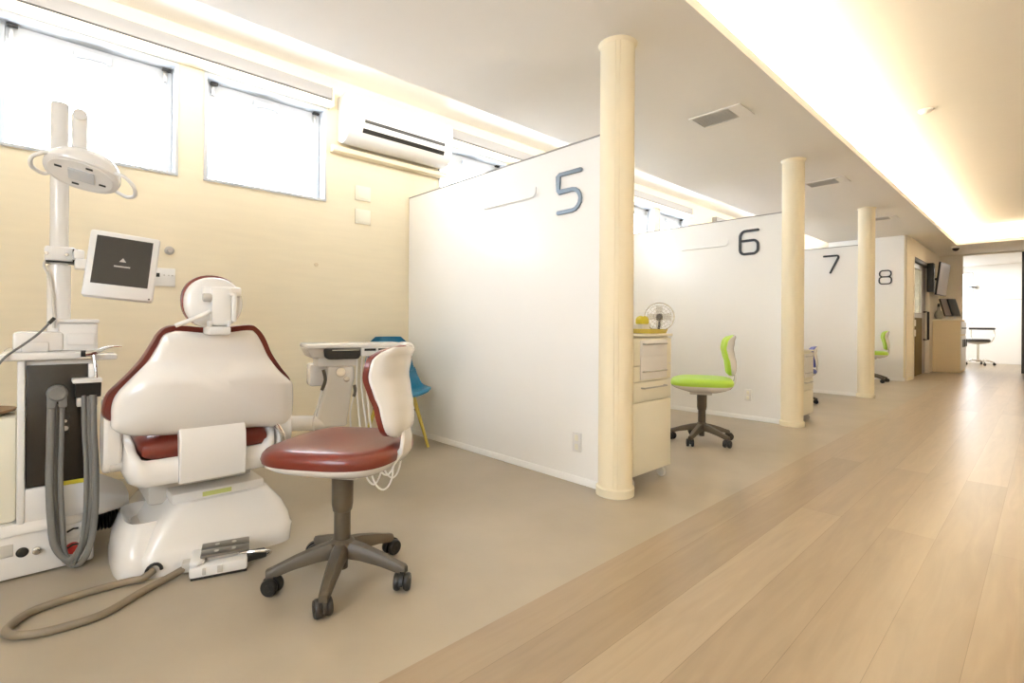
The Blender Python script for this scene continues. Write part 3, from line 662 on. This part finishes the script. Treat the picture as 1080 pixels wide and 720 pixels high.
# hose holder and hoses
o = MB(); o.lathe((X0-.005, .055, .712), [(0, .05), (.024, .052), (.031, .045), (.033, .02), (.033, 0), (0, 0)], 28, 'x'); o.box(X0-.004, X0+.04, .024, .052, .655, .705, .006); o.box(X0-.004, X0+.04, .058, .084, .655, .70, .006); o.build('hose_coupling', 'hose', t)
o = MB(); o.box(X0-.01, X0+.085, .098, .190, .752, .768, .004); o.box(X0-.01, X0+.02, .150, .180, .765, .825, .004); o.build('holder_shelf', 'white', t)
o = MB(); o.prism([(X0-.005, .752), (X0+.08, .752), (X0+.05, .690), (X0-.005, .690)], .108, .188, lambda u, v, a: (u, a, v)); o.build('holder_cup', 'black', t, bevel=.004)
o = MB(); o.box(X0-.005, X0+.05, .112, .178, .655, .690, .004); o.build('holder_bracket', 'warmgrey', t)
def hose(y0, x0, ztop0, ym, zb, y1, x1, ztop1, r, nm='suction_hose'):
    pts = [(x0, y0, ztop0), (x0+.004, y0-.002, ztop0-.15), (x0+.012, y0-.004, (ztop0+zb)/2), (x0+.028, y0+.002, zb+.16), (x0+.035, y0+(ym-y0)*.25, zb+.06), (x0+.038, ym, zb), (x1+.03, y1-(y1-ym)*.30, zb+.06), (x1+.02, y1+.006, zb+.20), (x1+.008, y1+.008, (ztop1+zb)/2+.05), (x1, y1+.002, ztop1-.15), (x1-.005, y1, ztop1)]
    o = MB(); o.tube(pts, r, 12, smooth=5); return o.build(nm, 'hose', t)
hose(.038, X0+.02, .665, .095, .052, .150, X0+.045, .70, .0135)
hose(.070, X0+.02, .665, .100, .035, .134, X0+.055, .70, .0085)
hose(.052, X0+.004, .665, .112, .018, .163, X0+.06, .70, .0115)
# air syringe resting on the holder
o = MB(); o.cyl((X0+.03, .125, .868), (X0+.03, .140, .868), .013, seg=16); o.build('holder_plug', 'black', t)
o = MB(); o.tube([(X0+.032, .138, .866), (X0+.025, .17, .872), (X0, .205, .888), (X0-.02, .235, .893), (X0-.03, .262, .892)], [.013, .011, .006, .004, .003], 10, smooth=4); o.tube([(X0+.03, .165, .865), (X0+.04, .172, .80), (X0+.045, .175, .70)], .005, 8, smooth=3); o.build('air_syringe', 'chrome', t)
o = MB(); o.box(X0-.12, X0+.0, .165, .245, .838, .862, .006); o.build('side_ledge', 'gloss', t)
o = MB(); o.tube([(-2.76, .03, .99), (-2.75, .0, .95), (-2.73, -.045, .905), (-2.69, -.09, .865), (-2.66, -.125, .81), (-2.64, -.16, .77)], .0045, 8, smooth=4); o.build('thin_hose', 'hose', t)
o = MB(); o.tube([(-2.766, .046, 1.012), (-2.76, .03, .99)], .007, 8); o.build('hose_tip', 'black', t)
# link duct towards the chair
o = MB(); rings = []
for y, z0, z1, x0, x1 in ((.165, .165, .300, -3.15, -2.74), (.20, .165, .285, -3.15, -2.755), (.25, .165, .255, -3.13, -2.79), (.30, .165, .225, -3.1, -2.84)):
    rings.append([(u, y, v) for u, v in sup((x1-x0)/2, (z1-z0)/2, 5, 24, (x0+x1)/2, (z0+z1)/2)])
o.loft(rings); o.build('link_duct', 'white', t)
o = MB()
for k in range(9): o.lathe((-2.86, .175+k*.013, .12), [(.0, 0), (.036, 0), (.042, .004), (.036, .010), (0, .0125)], 20, 'y')
o.build('bellows_hose', 'black', t)

# operating light
t = thing('operating_light', 'white dental operating light with two loop handles on the pole', 'lamp', (-2.72, .12, 1.56))
c0 = Vector((-2.66, .126, 1.597)); ax = Vector((.25, .93, -.22)).normalized(); nb = Vector((.55, -.05, -.83)); nb = (nb-ax*nb.dot(ax)).normalized(); sd = ax.cross(nb)
LM = Matrix(((ax.x, sd.x, -nb.x, c0.x), (ax.y, sd.y, -nb.y, c0.y), (ax.z, sd.z, -nb.z, c0.z), (0, 0, 0, 1)))
b = MB(); rings = []
for z, s_ in ((-.018, .93), (-.012, 1.0), (.008, 1.02), (.03, .97), (.055, .86), (.08, .68), (.095, .42), (.1, .15)): rings.append([(u*s_, v*s_, z) for u, v in sup(.122, .085, 2.3, 40)])
b.loft(rings); o = MB(); o.add(b.bm, LM); o.build('lamp_head', 'gloss', t)
b = MB(); b.loft([[(u, v, -.020) for u, v in sup(.104, .068, 2.3, 40)], [(u, v, -.017) for u, v in sup(.106, .07, 2.3, 40)]]); o = MB(); o.add(b.bm, LM); o.build('front_lens', 'white', t)
b = MB(); b.box(-.04, .045, -.028, .028, -.026, -.018, .004); o = MB(); o.add(b.bm, LM); o.build('sensor_block', 'frame', t)
b = MB()
for u, v in ((-.07, -.02), (-.02, .05), (.03, -.048), (.07, .02)): b.box(u-.011, u+.011, v-.004, v+.004, -.0225, -.019)
o = MB(); o.add(b.bm, LM); o.build('bulb_slot', 'black', t, smooth=False)
for s_, e in ((-1, .82), (1, 1)):
    b = MB(); b.tube([(s_*.108, -.05, -.002), (s_*.145*e, -.055, -.014), (s_*.178*e, -.03, -.028), (s_*.182*e, .015, -.030), (s_*.152*e, .05, -.016), (s_*.108, .05, -.002)], .0075, 10, smooth=5); o = MB(); o.add(b.bm, LM); o.build('handle', 'clear' if False else 'white', t)
o = MB(); o.box(-2.70, -2.655, .092, .142, 1.64, 1.835, .010); o.cyl((-2.708, .117, 1.825), (-2.647, .117, 1.825), .023, bev=.004); o.build('yoke', 'gloss', t)
o = MB(); o.tube([(-2.93, .063, 1.70), (-2.86, .075, 1.69), (-2.78, .095, 1.68), (-2.69, .115, 1.67)], .022, 16, smooth=4); o.build('light_arm', 'gloss', t)

# monitor
t = thing('monitor', 'white framed monitor with dark screen clamped to the lamp pole', 'monitor', (-2.75, .26, 1.1))
p00, p10, p01 = Vector((-2.79, .129, 1.104)), Vector((-2.70, .353, 1.096)), Vector((-2.79, .165, 1.388))
# a true rectangle: width along ux, height along uz
c = Vector((-2.745, .262, 1.240)); rollm = math.radians(-5.5)
MM = Matrix.Translation(c) @ Matrix.Rotation(math.radians(-9), 4, 'Z') @ Matrix.Rotation(rollm, 4, 'X') @ Matrix.Rotation(math.radians(-9), 4, 'Y')
b = MB(); b.box(-.045, 0, -.122, .122, -.145, .145, .010); o = MB(); o.add(b.bm, MM); o.build('housing', 'railcream' if False else 'white', t)
b = MB(); b.box(-.001, .0015, -.098, .098, -.088, .122, .0005); o = MB(); o.add(b.bm, MM); scn = o.build('screen', 'screen', t, smooth=False)
b = MB(); b.prism([(-.012, .004), (.0, .022), (.012, .004)], .0015, .0022, lambda u, v, a: (a, u, v+.012)); b.box(.0015, .0022, -.028, .028, -.008, -.002); o = MB(); o.add(b.bm, MM); o.build('screen_logo', 'warmgrey', scn, smooth=False)
b = MB(); b.box(0, .002, .105, .111, -.138, -.132); o = MB(); o.add(b.bm, MM); o.build('power_button', 'black', t, smooth=False)
o = MB(); o.box(-2.965, -2.885, .015, .118, 1.255, 1.318, .010); o.build('clamp', 'warmgrey' if False else 'white', t)
o = MB(); o.box(-2.975, -2.885, .02, .115, 1.249, 1.256); o.box(-2.885, -2.875, .105, .122, 1.255, 1.31); o.build('clamp_gasket', 'black', t, smooth=False)
o = MB()
for y in (.022, .085): o.lathe((-2.885, y, 1.285), [(0, .008), (.006, .008), (.008, 0), (0, 0)], 12, 'x')
o.build('clamp_screw', 'chrome', t)
o = MB(); o.box(-2.89, -2.79, .105, .14, 1.262, 1.30, .006); o.box(-2.87, -2.78, .11, .155, 1.22, 1.262, .006); o.build('tilt_bracket', 'white', t)

# ------------------------------------------------------------------ instrument table between chair and partition
t = thing('instrument_table', 'white swing arm instrument tray table behind the maroon stool', 'instrument table', (-2.80, 1.4, .4))
L0 = Vector((-2.945, 1.135, 0)); D = Vector((.22, .975, 0)).normalized(); Q = Vector((D.y, -D.x, 0))   # Q points to the corridor
TM = Matrix(((D.x, Q.x, 0, L0.x), (D.y, Q.y, 0, L0.y), (0, 0, 1, 0), (0, 0, 0, 1)))
def tb(bm_): o = MB(); o.add(bm_.bm, TM); return o
b = MB(); b.box(0, .60, -.30, -.01, .845, .872, .010); tb(b).build('tray_top', 'gloss', t)
b = MB(); b.prism([(.03, .790), (.0, .85), (.58, .85), (.58, .80)], -.28, -.03, lambda u, v, a: (u, a, v)); tb(b).build('tray_body', 'warmgrey', t, bevel=.006)
b = MB(); b.prism([(.095, .846), (.10, .795), (.12, .780), (.30, .780), (.31, .80), (.31, .838), (.15, .846)], -.032, .0, lambda u, v, a: (u, a, v)); tb(b).build('front_handle', 'black', t, bevel=.010)
b = MB(); b.box(.14, .30, .0, .005, .832, .838, .002); tb(b).build('handle_trim', 'warmgrey', t)
b = MB(); b.box(.312, .56, -.03, .004, .795, .846, .005); fp = tb(b).build('control_panel', 'white', t)
b = MB(); b.box(.33, .40, .004, .006, .828, .842); b.box(.415, .54, .004, .006, .828, .842); tb(b).build('display', 'black', fp, smooth=False)
b = MB(); b.cyl((.60, -.10, .835), (.60, .03, .835), .045, bev=.012); tb(b).build('end_handle', 'gloss', t)
b = MB(); b.box(.58, .63, -.05, .02, .775, .80, .006); tb(b).build('handle_grip', 'black', t)
b = MB(); b.box(.07, .30, -.24, -.05, .735, .795, .008); tb(b).build('swivel_block', 'white', t)
b = MB(); b.box(.05, .17, -.36, -.22, .60, .74, .015); tb(b).build('control_box', 'gloss', t)
b = MB(); rings = []
for z, u0, u1, q0, q1 in ((.735, .13, .28, -.16, -.05), (.66, .125, .285, -.17, -.05), (.58, .11, .27, -.18, -.06), (.40, .06, .25, -.20, -.08), (.36, .05, .25, -.21, -.09)):
    rings.append([(u0, q0, z), (u1, q0, z), (u1, q1, z), (u0, q1, z)])
b.loft(rings); tb(b).build('column', 'gloss', t, bevel=.012)
b = MB()
b.tube([(.095, -.02, .72), (.105, -.01, .66), (.085, -.01, .60)], .010, 10, smooth=3); b.tube([(.275, -.02, .62), (.28, -.015, .58), (.27, -.015, .55)], .010, 10, smooth=3); tb(b).build('handpiece', 'taupe', t)
b = MB(); b.tube([(.085, -.01, .60), (.06, -.01, .50), (.04, -.02, .42), (.045, -.03, .36)], .005, 8, smooth=4); b.tube([(.27, -.015, .55), (.25, -.01, .46), (.255, -.02, .38), (.26, -.03, .30)], .005, 8, smooth=4)
for u0, u1, zb, q in ((.30, .40, .05, .14), (.33, .45, .03, .20), (.36, .48, .10, .16), (.42, .53, .06, .10)):
    b.tube([(u0, -.05, .79), (u0-.01, -.02, .6), (u0-.01, q*.6, .35), (u0, q, zb+.08), ((u0+u1)/2, q+.02, zb), (u1, q, zb+.08), (u1+.01, q*.6, .35), (u1, -.02, .6), (u1, -.05, .79)], .0055, 8, smooth=5)
tb(b).build('instrument_hose', 'white', t)
b = MB(); b.cyl((.20, -.07, .70), (.20, -.035, .70), .03, bev=.005); b.cyl((.235, -.055, .655), (.235, -.04, .655), .018, bev=.003); tb(b).build('pivot_joint', 'chrome', t)
o = MB(); o.tube([(-3.06, 1.33, .385), (-3.05, 1.27, .385), (-3.0, 1.05, .415), (-2.96, .88, .415), (-2.95, .70, .41)], .045, 16, smooth=4); o.build('support_arm', 'gloss', t)

# teal side chair
t = thing('side_chair', 'teal plastic shell chair with yellow legs in the corner by partition 5', 'chair', (0, 0, 0))
def cs(u, v, off):
    # v 0 front of seat .. 1 top of back
    pts = [(.235, .425), (.20, .448), (.10, .442), (-.02, .430), (-.12, .435), (-.185, .475), (-.215, .56), (-.235, .69), (-.25, .83), (-.258, .885)]
    q = v*(len(pts)-1); k = min(int(q), len(pts)-2); f = q-k
    x = pts[k][0]+(pts[k+1][0]-pts[k][0])*f; z = pts[k][1]+(pts[k+1][1]-pts[k][1])*f
    ws = [.17, .215, .225, .225, .225, .222, .215, .20, .17, .11]; w = ws[k]+(ws[k+1]-ws[k])*f
    y = (2*u-1)*w; cur = (2*u-1)**2
    seatf = max(0, min(1, (.62-v)/.12)); 
    z += cur*(.035*seatf+.13*math.exp(-((v-.52)/.16)**2)); x += .06*cur*(1-seatf)
    return (x+off*(1-seatf), y, z+off*seatf)
o = MB(); o.sheet(lambda u, v: cs(u, v, .006), lambda u, v: cs(u, v, -.006), 16, 40); o.build('shell', 'teal', t)
for sx, sy in ((1, 1), (1, -1), (-1, 1), (-1, -1)):
    o = MB(); o.tube([(sx*.09, sy*.10, .432), (sx*.20-.02, sy*.20, .003)], [.018, .011], 14); o.build('leg', 'paleyellow', t)
o = MB(); o.tube([(.11, .13, .30), (-.13, -.15, .30)], .005, 8); o.tube([(.11, -.13, .30), (-.13, .15, .30)], .005, 8); o.build('brace', 'black', t)
t.location = (-3.62, 2.12, 0); t.rotation_euler = (0, 0, math.radians(-9))

# ------------------------------------------------------------------ drawer carts
def make_cart(label, y0, y1, H):
    t = thing('drawer_cart', label, 'cart', (-1.9, (y0+y1)/2, 0), group='white drawer carts')
    xa, xb = -2.14, -1.70
    o = MB(); o.box(xa, xb-.02, y0, y1, .075, H-.017, .012); o.build('body', 'railcream', t)
    o = MB(); o.box(xa-.005, xb+.004, y0-.005, y1+.005, H-.017, H, .004); o.build('top', 'railcream', t)
    o = MB(); o.box(xb-.019, xb-.002, y0+.006, y1-.006, .08, H-.422, .004); o.build('door', 'railcream', t)
    zz = [(H-.414, H-.297), (H-.292, H-.197), (H-.192, H-.027)]
    for z0, z1 in zz:
        o = MB(); o.box(xb-.019, xb-.002, y0+.006, y1-.006, z0, z1, .004); d = o.build('drawer', 'railcream', t)
        o = MB(); a, b = y0+.09, y1-.10; zc = z1-.035
        o.tube([(xb-.004, a, zc), (xb+.022, a, zc), (xb+.022, b, zc), (xb-.004, b, zc)], .005, 8); o.build('handle', 'alu', d)
    o = MB(); a, b = y0+.07, y1-.07
    o.box(xb-.002, xb+.006, a, b, H-.282, H-.037, .003); o.box(xb+.0061, xb+.010, a+.02, b-.02, H-.142, H-.052, .002); o.build('label_holder', 'white', t)
    for x in (xa+.05, xb-.05):
        for y in (y0+.04, y1-.04):
            o = MB(); o.cyl((x, y-.012, .03), (x, y+.012, .03), .030, bev=.004); o.cyl((x, y, .05), (x, y, .076), .012, seg=12); o.build('caster', 'warmgrey', t)
    return t
make_cart('white drawer cart on casters behind the pillar of partition 5', 2.60, 3.05, .942)
make_cart('white drawer cart on casters behind the pillar of partition 6', 5.62, 6.00, .745)
t = thing('tray', 'shallow pale yellow tray on top of the nearer drawer cart', 'tray', (-1.795, 2.92, .942))
o = MB(); o.loft([[(u, v, .943) for u, v in sup(.078, .11, 6, 32, -1.795, 2.92)], [(u, v, .972) for u, v in sup(.088, .12, 6, 32, -1.795, 2.92)], [(u, v, .972) for u, v in sup(.084, .116, 6, 32, -1.795, 2.92)], [(u, v, .948) for u, v in sup(.074, .106, 6, 32, -1.795, 2.92)]]); o.build('tray_body', 'paleyellow', t)
t = thing('tissue_box', 'white box standing in the yellow tray on drawer cart', 'box', (-1.88, 2.74, .949))
MB().box(-1.86, -1.79, 2.84, 2.94, .949, 1.0, .006).build('box', 'white', t)
MB().box(-1.85, -1.80, 2.85, 2.93, 1.0, 1.003).build('lid', 'railcream', t, smooth=False)
t = thing('glove_pack', 'bright yellow crumpled pack on the white box on drawer cart', 'pack', (-1.89, 2.74, 1.003))
o = MB(); random.seed(3)
rings = []
for z, s_ in ((1.0035, .9), (1.01, 1.0), (1.03, .98), (1.045, .8), (1.052, .4)): rings.append([(x, y, z+random.uniform(-.003, .006)*(z > 1.01)) for x, y in sup(.034*s_, .048*s_, 3, 20, -1.825, 2.89)])
o.loft(rings); o.build('wrapper', 'yellow', t)
t = thing('desk_fan', 'small round wire caged desk fan on the drawer cart', 'fan', (-1.80, 2.84, .95))
fc = Vector((-1.745, 2.965, 1.052)); FN = Matrix.Translation(fc) @ Matrix.Scale(.85, 4) @ Matrix.Rotation(math.radians(-60), 4, 'Z') @ Matrix.Rotation(math.radians(-12), 4, 'Y')
o = MB(); b = MB()
for r in (.04, .065, .09, .108):
    b.tube([(.018*(1-(r/.11)**2), r*math.cos(2*PI*k/32), r*math.sin(2*PI*k/32)) for k in range(33)], .0016, 6, caps=False)
for k in range(18):
    a = 2*PI*k/18; b.tube([(.018*(1-(r/.11)**2), r*math.cos(a), r*math.sin(a)) for r in (.02, .06, .108)], .0012, 5)
b.tube([(0, .11*math.cos(2*PI*k/32), .11*math.sin(2*PI*k/32)) for k in range(33)], .004, 8, caps=False)
o.add(b.bm, FN); o.build('cage', 'chrome', t)
b = MB(); b.lathe((-.05, 0, 0), [(0, 0), (.02, 0), (.026, .02), (.026, .05), (.018, .062), (0, .064)], 20, 'x'); o = MB(); o.add(b.bm, FN); o.build('motor', 'taupe', t)
b = MB()
for k in range(4):
    R = Matrix.Rotation(k*PI/2, 4, 'X')
    b.add(MB().box(-.003, .003, .015, .085, -.025, .025, .002, mtx=Matrix.Rotation(.5, 4, 'Y') if False else None).bm, R @ Matrix.Rotation(.4, 4, 'Y'))
o = MB(); o.add(b.bm, FN); o.build('blade', 'clear', t)
o = MB(); o.tube([(fc.x-.015, fc.y+.03, fc.z), (-1.762, 2.995, 1.0), (-1.762, 2.985, .965)], .008, 10, smooth=4); o.lathe((-1.762, 2.98, .9485), [(0, 0), (.03, 0), (.03, .010), (.02, .02), (0, .02)], 24); o.build('stand', 'taupe', t)
t = thing('rod_holder', 'thin upright rod holder standing on the farther drawer cart', 'holder', (-1.76, 5.72, .745))
o = MB(); o.lathe((-1.76, 5.715, .7455), [(0, 0), (.03, 0), (.03, .012), (0, .014)], 20); o.build('foot', 'warmgrey', t)
o = MB(); o.tube([(-1.76, 5.715, .75), (-1.76, 5.715, .90)], .007, 8); o.lathe((-1.76, 5.715, .86), [(0, 0), (.011, 0), (.011, .02), (0, .022)], 12); o.build('rod', 'warmgrey', t)

# ------------------------------------------------------------------ far end: door, cabinet, screens
d = struct(MB().box(XP-.11, XP+.012, 12.10, 12.16, 0, 2.33, .003).build('door_1', 'wallwhite'))
MB().box(XP-.11, XP+.012, 13.90, 13.96, 0, 2.33, .003).build('jamb', 'wallwhite', d)
MB().box(XP-.11, XP+.010, 12.16, 13.90, 2.25, 2.33, .003).build('lintel', 'black', d)
MB().box(XP-.09, XP-.05, 12.16, 13.45, .01, 1.17, .004).build('lower_panel', 'doorwood', d)
MB().box(XP-.075, XP-.065, 12.20, 13.40, 1.25, 2.17).build('pane', 'doorglass', d, smooth=False)
o = MB(); o.box(XP-.09, XP-.05, 12.16, 12.22, 1.17, 2.25); o.box(XP-.09, XP-.05, 13.38, 13.45, 1.17, 2.25); o.box(XP-.09, XP-.05, 12.22, 13.38, 1.17, 1.27); o.box(XP-.09, XP-.05, 12.22, 13.38, 2.16, 2.25)
o.build('leaf_frame', 'alu', d, smooth=False)
MB().box(XP-.10, XP-.06, 13.45, 13.90, .01, 2.25).build('side_panel', 'lilac', d, smooth=False)
o = MB(); o.tube([(XP-.05, 13.62, .72), (XP+.03, 13.62, .72), (XP+.03, 13.62, 1.30), (XP-.05, 13.62, 1.30)], .022, 10); o.build('handle', 'black', d)
o = MB(); o.box(XP-.051, XP-.046, 12.55, 12.72, 1.0, 1.13); o.box(XP-.051, XP-.046, 12.55, 12.72, .80, .93); o.build('notice', 'white', d, smooth=False)
# room behind the door, closed and plain
wallbox('wall_inner', -3.2, XP-.14, 11.60, 11.62, 0, ZC, 'wallwhite')

t = thing('cabinet', 'waist high beige cabinet standing against the far wall nib', 'cabinet', (-1.5, 14.9, 0))
o = MB(); o.box(XP+.005, -1.285, 14.42, YE-.005, .0, 1.13, .006); o.build('body', 'woodbeige', t)
o = MB(); o.box(XP+.003, -1.265, 14.40, YE-.003, 1.13, 1.16, .004); o.build('top', 'railcream', t)
for k in range(3):
    o = MB(); y0 = 14.45+k*.31; o.box(-1.285, -1.268, y0, y0+.29, .05, .80, .004); dd = o.build('door', 'white', t)
    o = MB(); o.box(-1.268, -1.25, y0+.24, y0+.26, .55, .72, .003); o.build('handle', 'black', dd)
    o = MB(); o.box(-1.285, -1.268, y0, y0+.29, .83, 1.11, .004); dd = o.build('drawer', 'white', t)
    o = MB(); o.box(-1.268, -1.25, y0+.06, y0+.22, .95, .975, .003); o.build('handle', 'black', dd)
t = thing('television', 'dark flat television bracketed high on the wall above the cabinet', 'television', (-1.6, 14.5, 1.8))
TVM = Matrix.Translation((-1.56, 14.40, 2.02)) @ Matrix.Rotation(math.radians(-3), 4, 'Z') @ Matrix.Rotation(math.radians(6), 4, 'Y')
b = MB(); b.box(-.035, .0, -.50, .50, -.35, .35, .006); o = MB(); o.add(b.bm, TVM); o.build('housing', 'black', t)
b = MB(); b.box(.0, .002, -.485, .485, -.33, .335); o = MB(); o.add(b.bm, TVM); o.build('screen', 'lilac', t, smooth=False)  # lilac grey paints the reflection on the screen face
o = MB(); o.tube([(-1.607, 14.5, 2.03), (-1.66, 14.55, 2.05), (XP+.002, 14.55, 2.05)], .03, 10); o.box(XP+.001, XP+.02, 14.47, 14.63, 1.95, 2.15); o.build('wall_bracket', 'black', t)
t = thing('speaker_box', 'black box speaker on the wall left of the television', 'speaker', (-1.68, 14.2, 1.85))
MB().box(XP+.001, -1.64, 13.62, 13.82, 1.72, 2.33, .01).build('cabinet_shell', 'black', t)
MB().box(-1.64, -1.632, 13.64, 13.80, 1.74, 2.31, .003).build('grille', 'panelblack', t)
for i, (x, y, a, m_, lab) in enumerate(((-1.53, 14.62, -25, 'lilac', 'left grey desktop monitor on the far beige cabinet'), (-1.41, 14.72, -25, 'black', 'right dark desktop monitor on the far beige cabinet'))):
    t = thing('monitor', lab, 'monitor', (x, y, 1.16), group='monitors on the far cabinet')
    DM = Matrix.Translation((x, y, 1.42)) @ Matrix.Rotation(math.radians(a), 4, 'Z') @ Matrix.Rotation(math.radians(-16), 4, 'Y')
    b = MB(); b.box(-.03, 0, -.13, .13, -.20, .20, .005); o = MB(); o.add(b.bm, DM); o.build('housing', 'black', t)
    b = MB(); b.box(0, .002, -.12, .12, -.185, .19); o = MB(); o.add(b.bm, DM); o.build('screen', m_ if m_ != 'black' else 'panelblack', t, smooth=False)
    o = MB(); o.lathe((x-.0, y+.05, 1.161), [(0, 0), (.07, 0), (.07, .012), (.02, .02), (.015, .15), (0, .15)], 20); o.build('stand', 'white', t)
t = thing('vase', 'mottled grey bottle vase on the left of the far cabinet', 'vase', (-1.66, 14.52, 1.16))
MB().lathe((-1.655, 14.52, 1.161), [(0, 0), (.05, 0), (.075, .05), (.078, .10), (.06, .16), (.03, .20), (.024, .25), (.03, .27), (.02, .27), (0, .262)], 24).build('body', 'bottle', t)
MB().lathe((-1.655, 14.52, 1.431), [(0, 0), (.024, 0), (.024, .06), (.01, .075), (0, .076)], 16).build('stopper', 'black', t)
# chrome armrest stool in the far room
t = thing('armrest_stool', 'black seated stool with chrome star base and arm ring in the far room', 'stool', (0, 0, 0))
o = MB(); o.loft([[(x, y, z) for x, y in sup(.24*s_, .20*s_, 2.4, 32)] for z, s_ in ((.60, .9), (.61, 1), (.65, 1), (.675, .9), (.68, .5))]); o.build('seat', 'black', t)
o = MB(); o.loft([[(x, y, z) for x, y in sup(.22*s_, .18*s_, 2.4, 32)] for z, s_ in ((.545, .4), (.57, .9), (.60, 1))]); o.build('seat_pan', 'warmgrey', t)
o = MB(); o.cyl((0, 0, .12), (0, 0, .56), .024); o.lathe((0, 0, 0), [(0, .08), (.04, .08), (.045, .13), (0, .14)], 20); o.build('column', 'chrome', t)
for k in range(5):
    a = 2*PI*k/5+.45; cx, cy = math.cos(a), math.sin(a)
    o = MB(); o.tube([(.03*cx, .03*cy, .12), (.16*cx, .16*cy, .13), (.31*cx, .31*cy, .075)], [.022, .02, .016], 10, smooth=4); lg = o.build('leg', 'chrome', t)
    o = MB(); o.cyl((.31*cx-.02*cy, .31*cy+.02*cx, .034), (.31*cx+.02*cy, .31*cy-.02*cx, .034), .033, bev=.005); o.cyl((.31*cx, .31*cy, .05), (.31*cx, .31*cy, .078), .01, seg=10); o.build('caster', 'black', lg)
o = MB(); o.tube([(-.30*math.cos(b), .30*math.sin(b), .945) for b in [math.radians(-110+220*k/24) for k in range(25)]], .028, 12); o.build('arm_ring', 'black', t)
o = MB(); o.tube([(.02, .03, .57), (-.20, .14, .60), (-.28, .12, .75), (-.28, .10, .93)], .012, 10, smooth=4); o.tube([(.02, -.03, .57), (.05, -.22, .60), (.06, -.29, .75), (.06, -.29, .93)], .012, 10, smooth=4); o.build('arm_post', 'chrome', t)
t.location = (-1.24, 17.85, 0); t.rotation_euler = (0, 0, math.radians(-160))
t = thing('lamp_bracket', 'small dark bracket arm high in the far room doorway', 'bracket', (-1.4, 18.6, 2.0))
MB().cyl((-1.34, YF-.03, 2.08), (-1.34, YF-.0005, 2.08), .05, bev=.006).build('plate', 'warmgrey', t)
o = MB(); o.tube([(-1.34, YF-.02, 2.08), (-1.38, YF-.2, 2.08), (-1.46, YF-.3, 2.07)], .02, 10, smooth=3); o.box(-1.56, -1.42, YF-.36, YF-.26, 2.05, 2.10, .008); o.build('arm', 'black', t)

# ------------------------------------------------------------------ lights and sky
w = bpy.data.worlds.new('daylight'); scene.world = w; w.use_nodes = True
w.node_tree.nodes['Background'].inputs[0].default_value = (0.86, 0.93, 1.0, 1)
w.node_tree.nodes['Background'].inputs[1].default_value = 7.0
def area(name, loc, rot, sx, sy, power, color, portal=False):
    l = bpy.data.lights.new(name, 'AREA'); l.shape = 'RECTANGLE'; l.size = sx; l.size_y = sy; l.energy = power; l.color = color
    if portal: l.cycles.is_portal = True
    o = bpy.data.objects.new(name, l); COL.objects.link(o); o.location = loc; o.rotation_euler = rot; return o
for i, (a, b) in enumerate(allwin):
    area('window_daylight', (XW-.158, (a+b)/2, (WZ0+WZ1)/2), (0, math.radians(-90), 0), WZ1-WZ0, b-a, 1, (1, 1, 1), True)
area('window_daylight', ((BW[0]+BW[1])/2, YB-.11, (BW[2]+BW[3])/2), (math.radians(90), 0, 0), BW[1]-BW[0], BW[3]-BW[2], 1, (1, 1, 1), True)  # portal of the added window behind the camera
area('window_daylight', (-1.57, YF+.11, 1.8), (math.radians(-90), 0, 0), .3, 1.4, 1, (1, 1, 1), True)
area('window_daylight', (-3.31, 17.15, 1.6), (0, math.radians(-90), 0), 1.2, .9, 1, (1, 1, 1), True)
WARM = (1.0, 0.85, 0.61)
UP = (math.radians(180), 0, 0)
COVE = 13.0; POCKET = 3.6; NEUT = (1.0, 0.95, 0.88)
y = YB+.5
while y < 13.6:
    area('cove_light', (-1.40, y, ZC+.085), UP, .06, .98, COVE, WARM)
    y += 1.0
for k in range(2): area('cove_light', (-.7+k*1.0, 13.68, ZC+.085), UP, .98, .06, COVE, WARM)
y = YB+.6
while y < 11.3:
    area('pocket_light', (-2.98, y, ZC+.085), (math.radians(180), math.radians(-62), 0), .05, 1.1, POCKET, NEUT)
    y += 1.2
area('far_room_fill', (-.9, 17.2, ZC), (0, 0, 0), 1.2, 1.2, 24, (1, .97, .93))  # added fill without a fixture, brightens the far room

# ------------------------------------------------------------------ camera
cd = bpy.data.cameras.new('camera'); cam = bpy.data.objects.new('camera', cd); COL.objects.link(cam)
cd.sensor_width = 36; cd.lens = 531/1080*36; cd.shift_y = -(360-341.3)/1080; cd.clip_start = .05
cam.matrix_world = Matrix.Translation((0, 0, 1)) @ Matrix.Rotation(math.atan2(565, 531), 4, 'Z') @ Matrix.Rotation(math.radians(90), 4, 'X') @ Matrix.Rotation(math.radians(.35), 4, 'Z')
scene.camera = cam
vs = scene.view_settings
vs.view_transform = 'Standard'; vs.look = 'None'; vs.gamma = 1; vs.use_curve_mapping = False; vs.exposure = 1.12
scene.cycles.use_denoising = True;
scene.cycles.max_bounces = 10; scene.cycles.diffuse_bounces = 6; scene.cycles.sample_clamp_indirect = 8
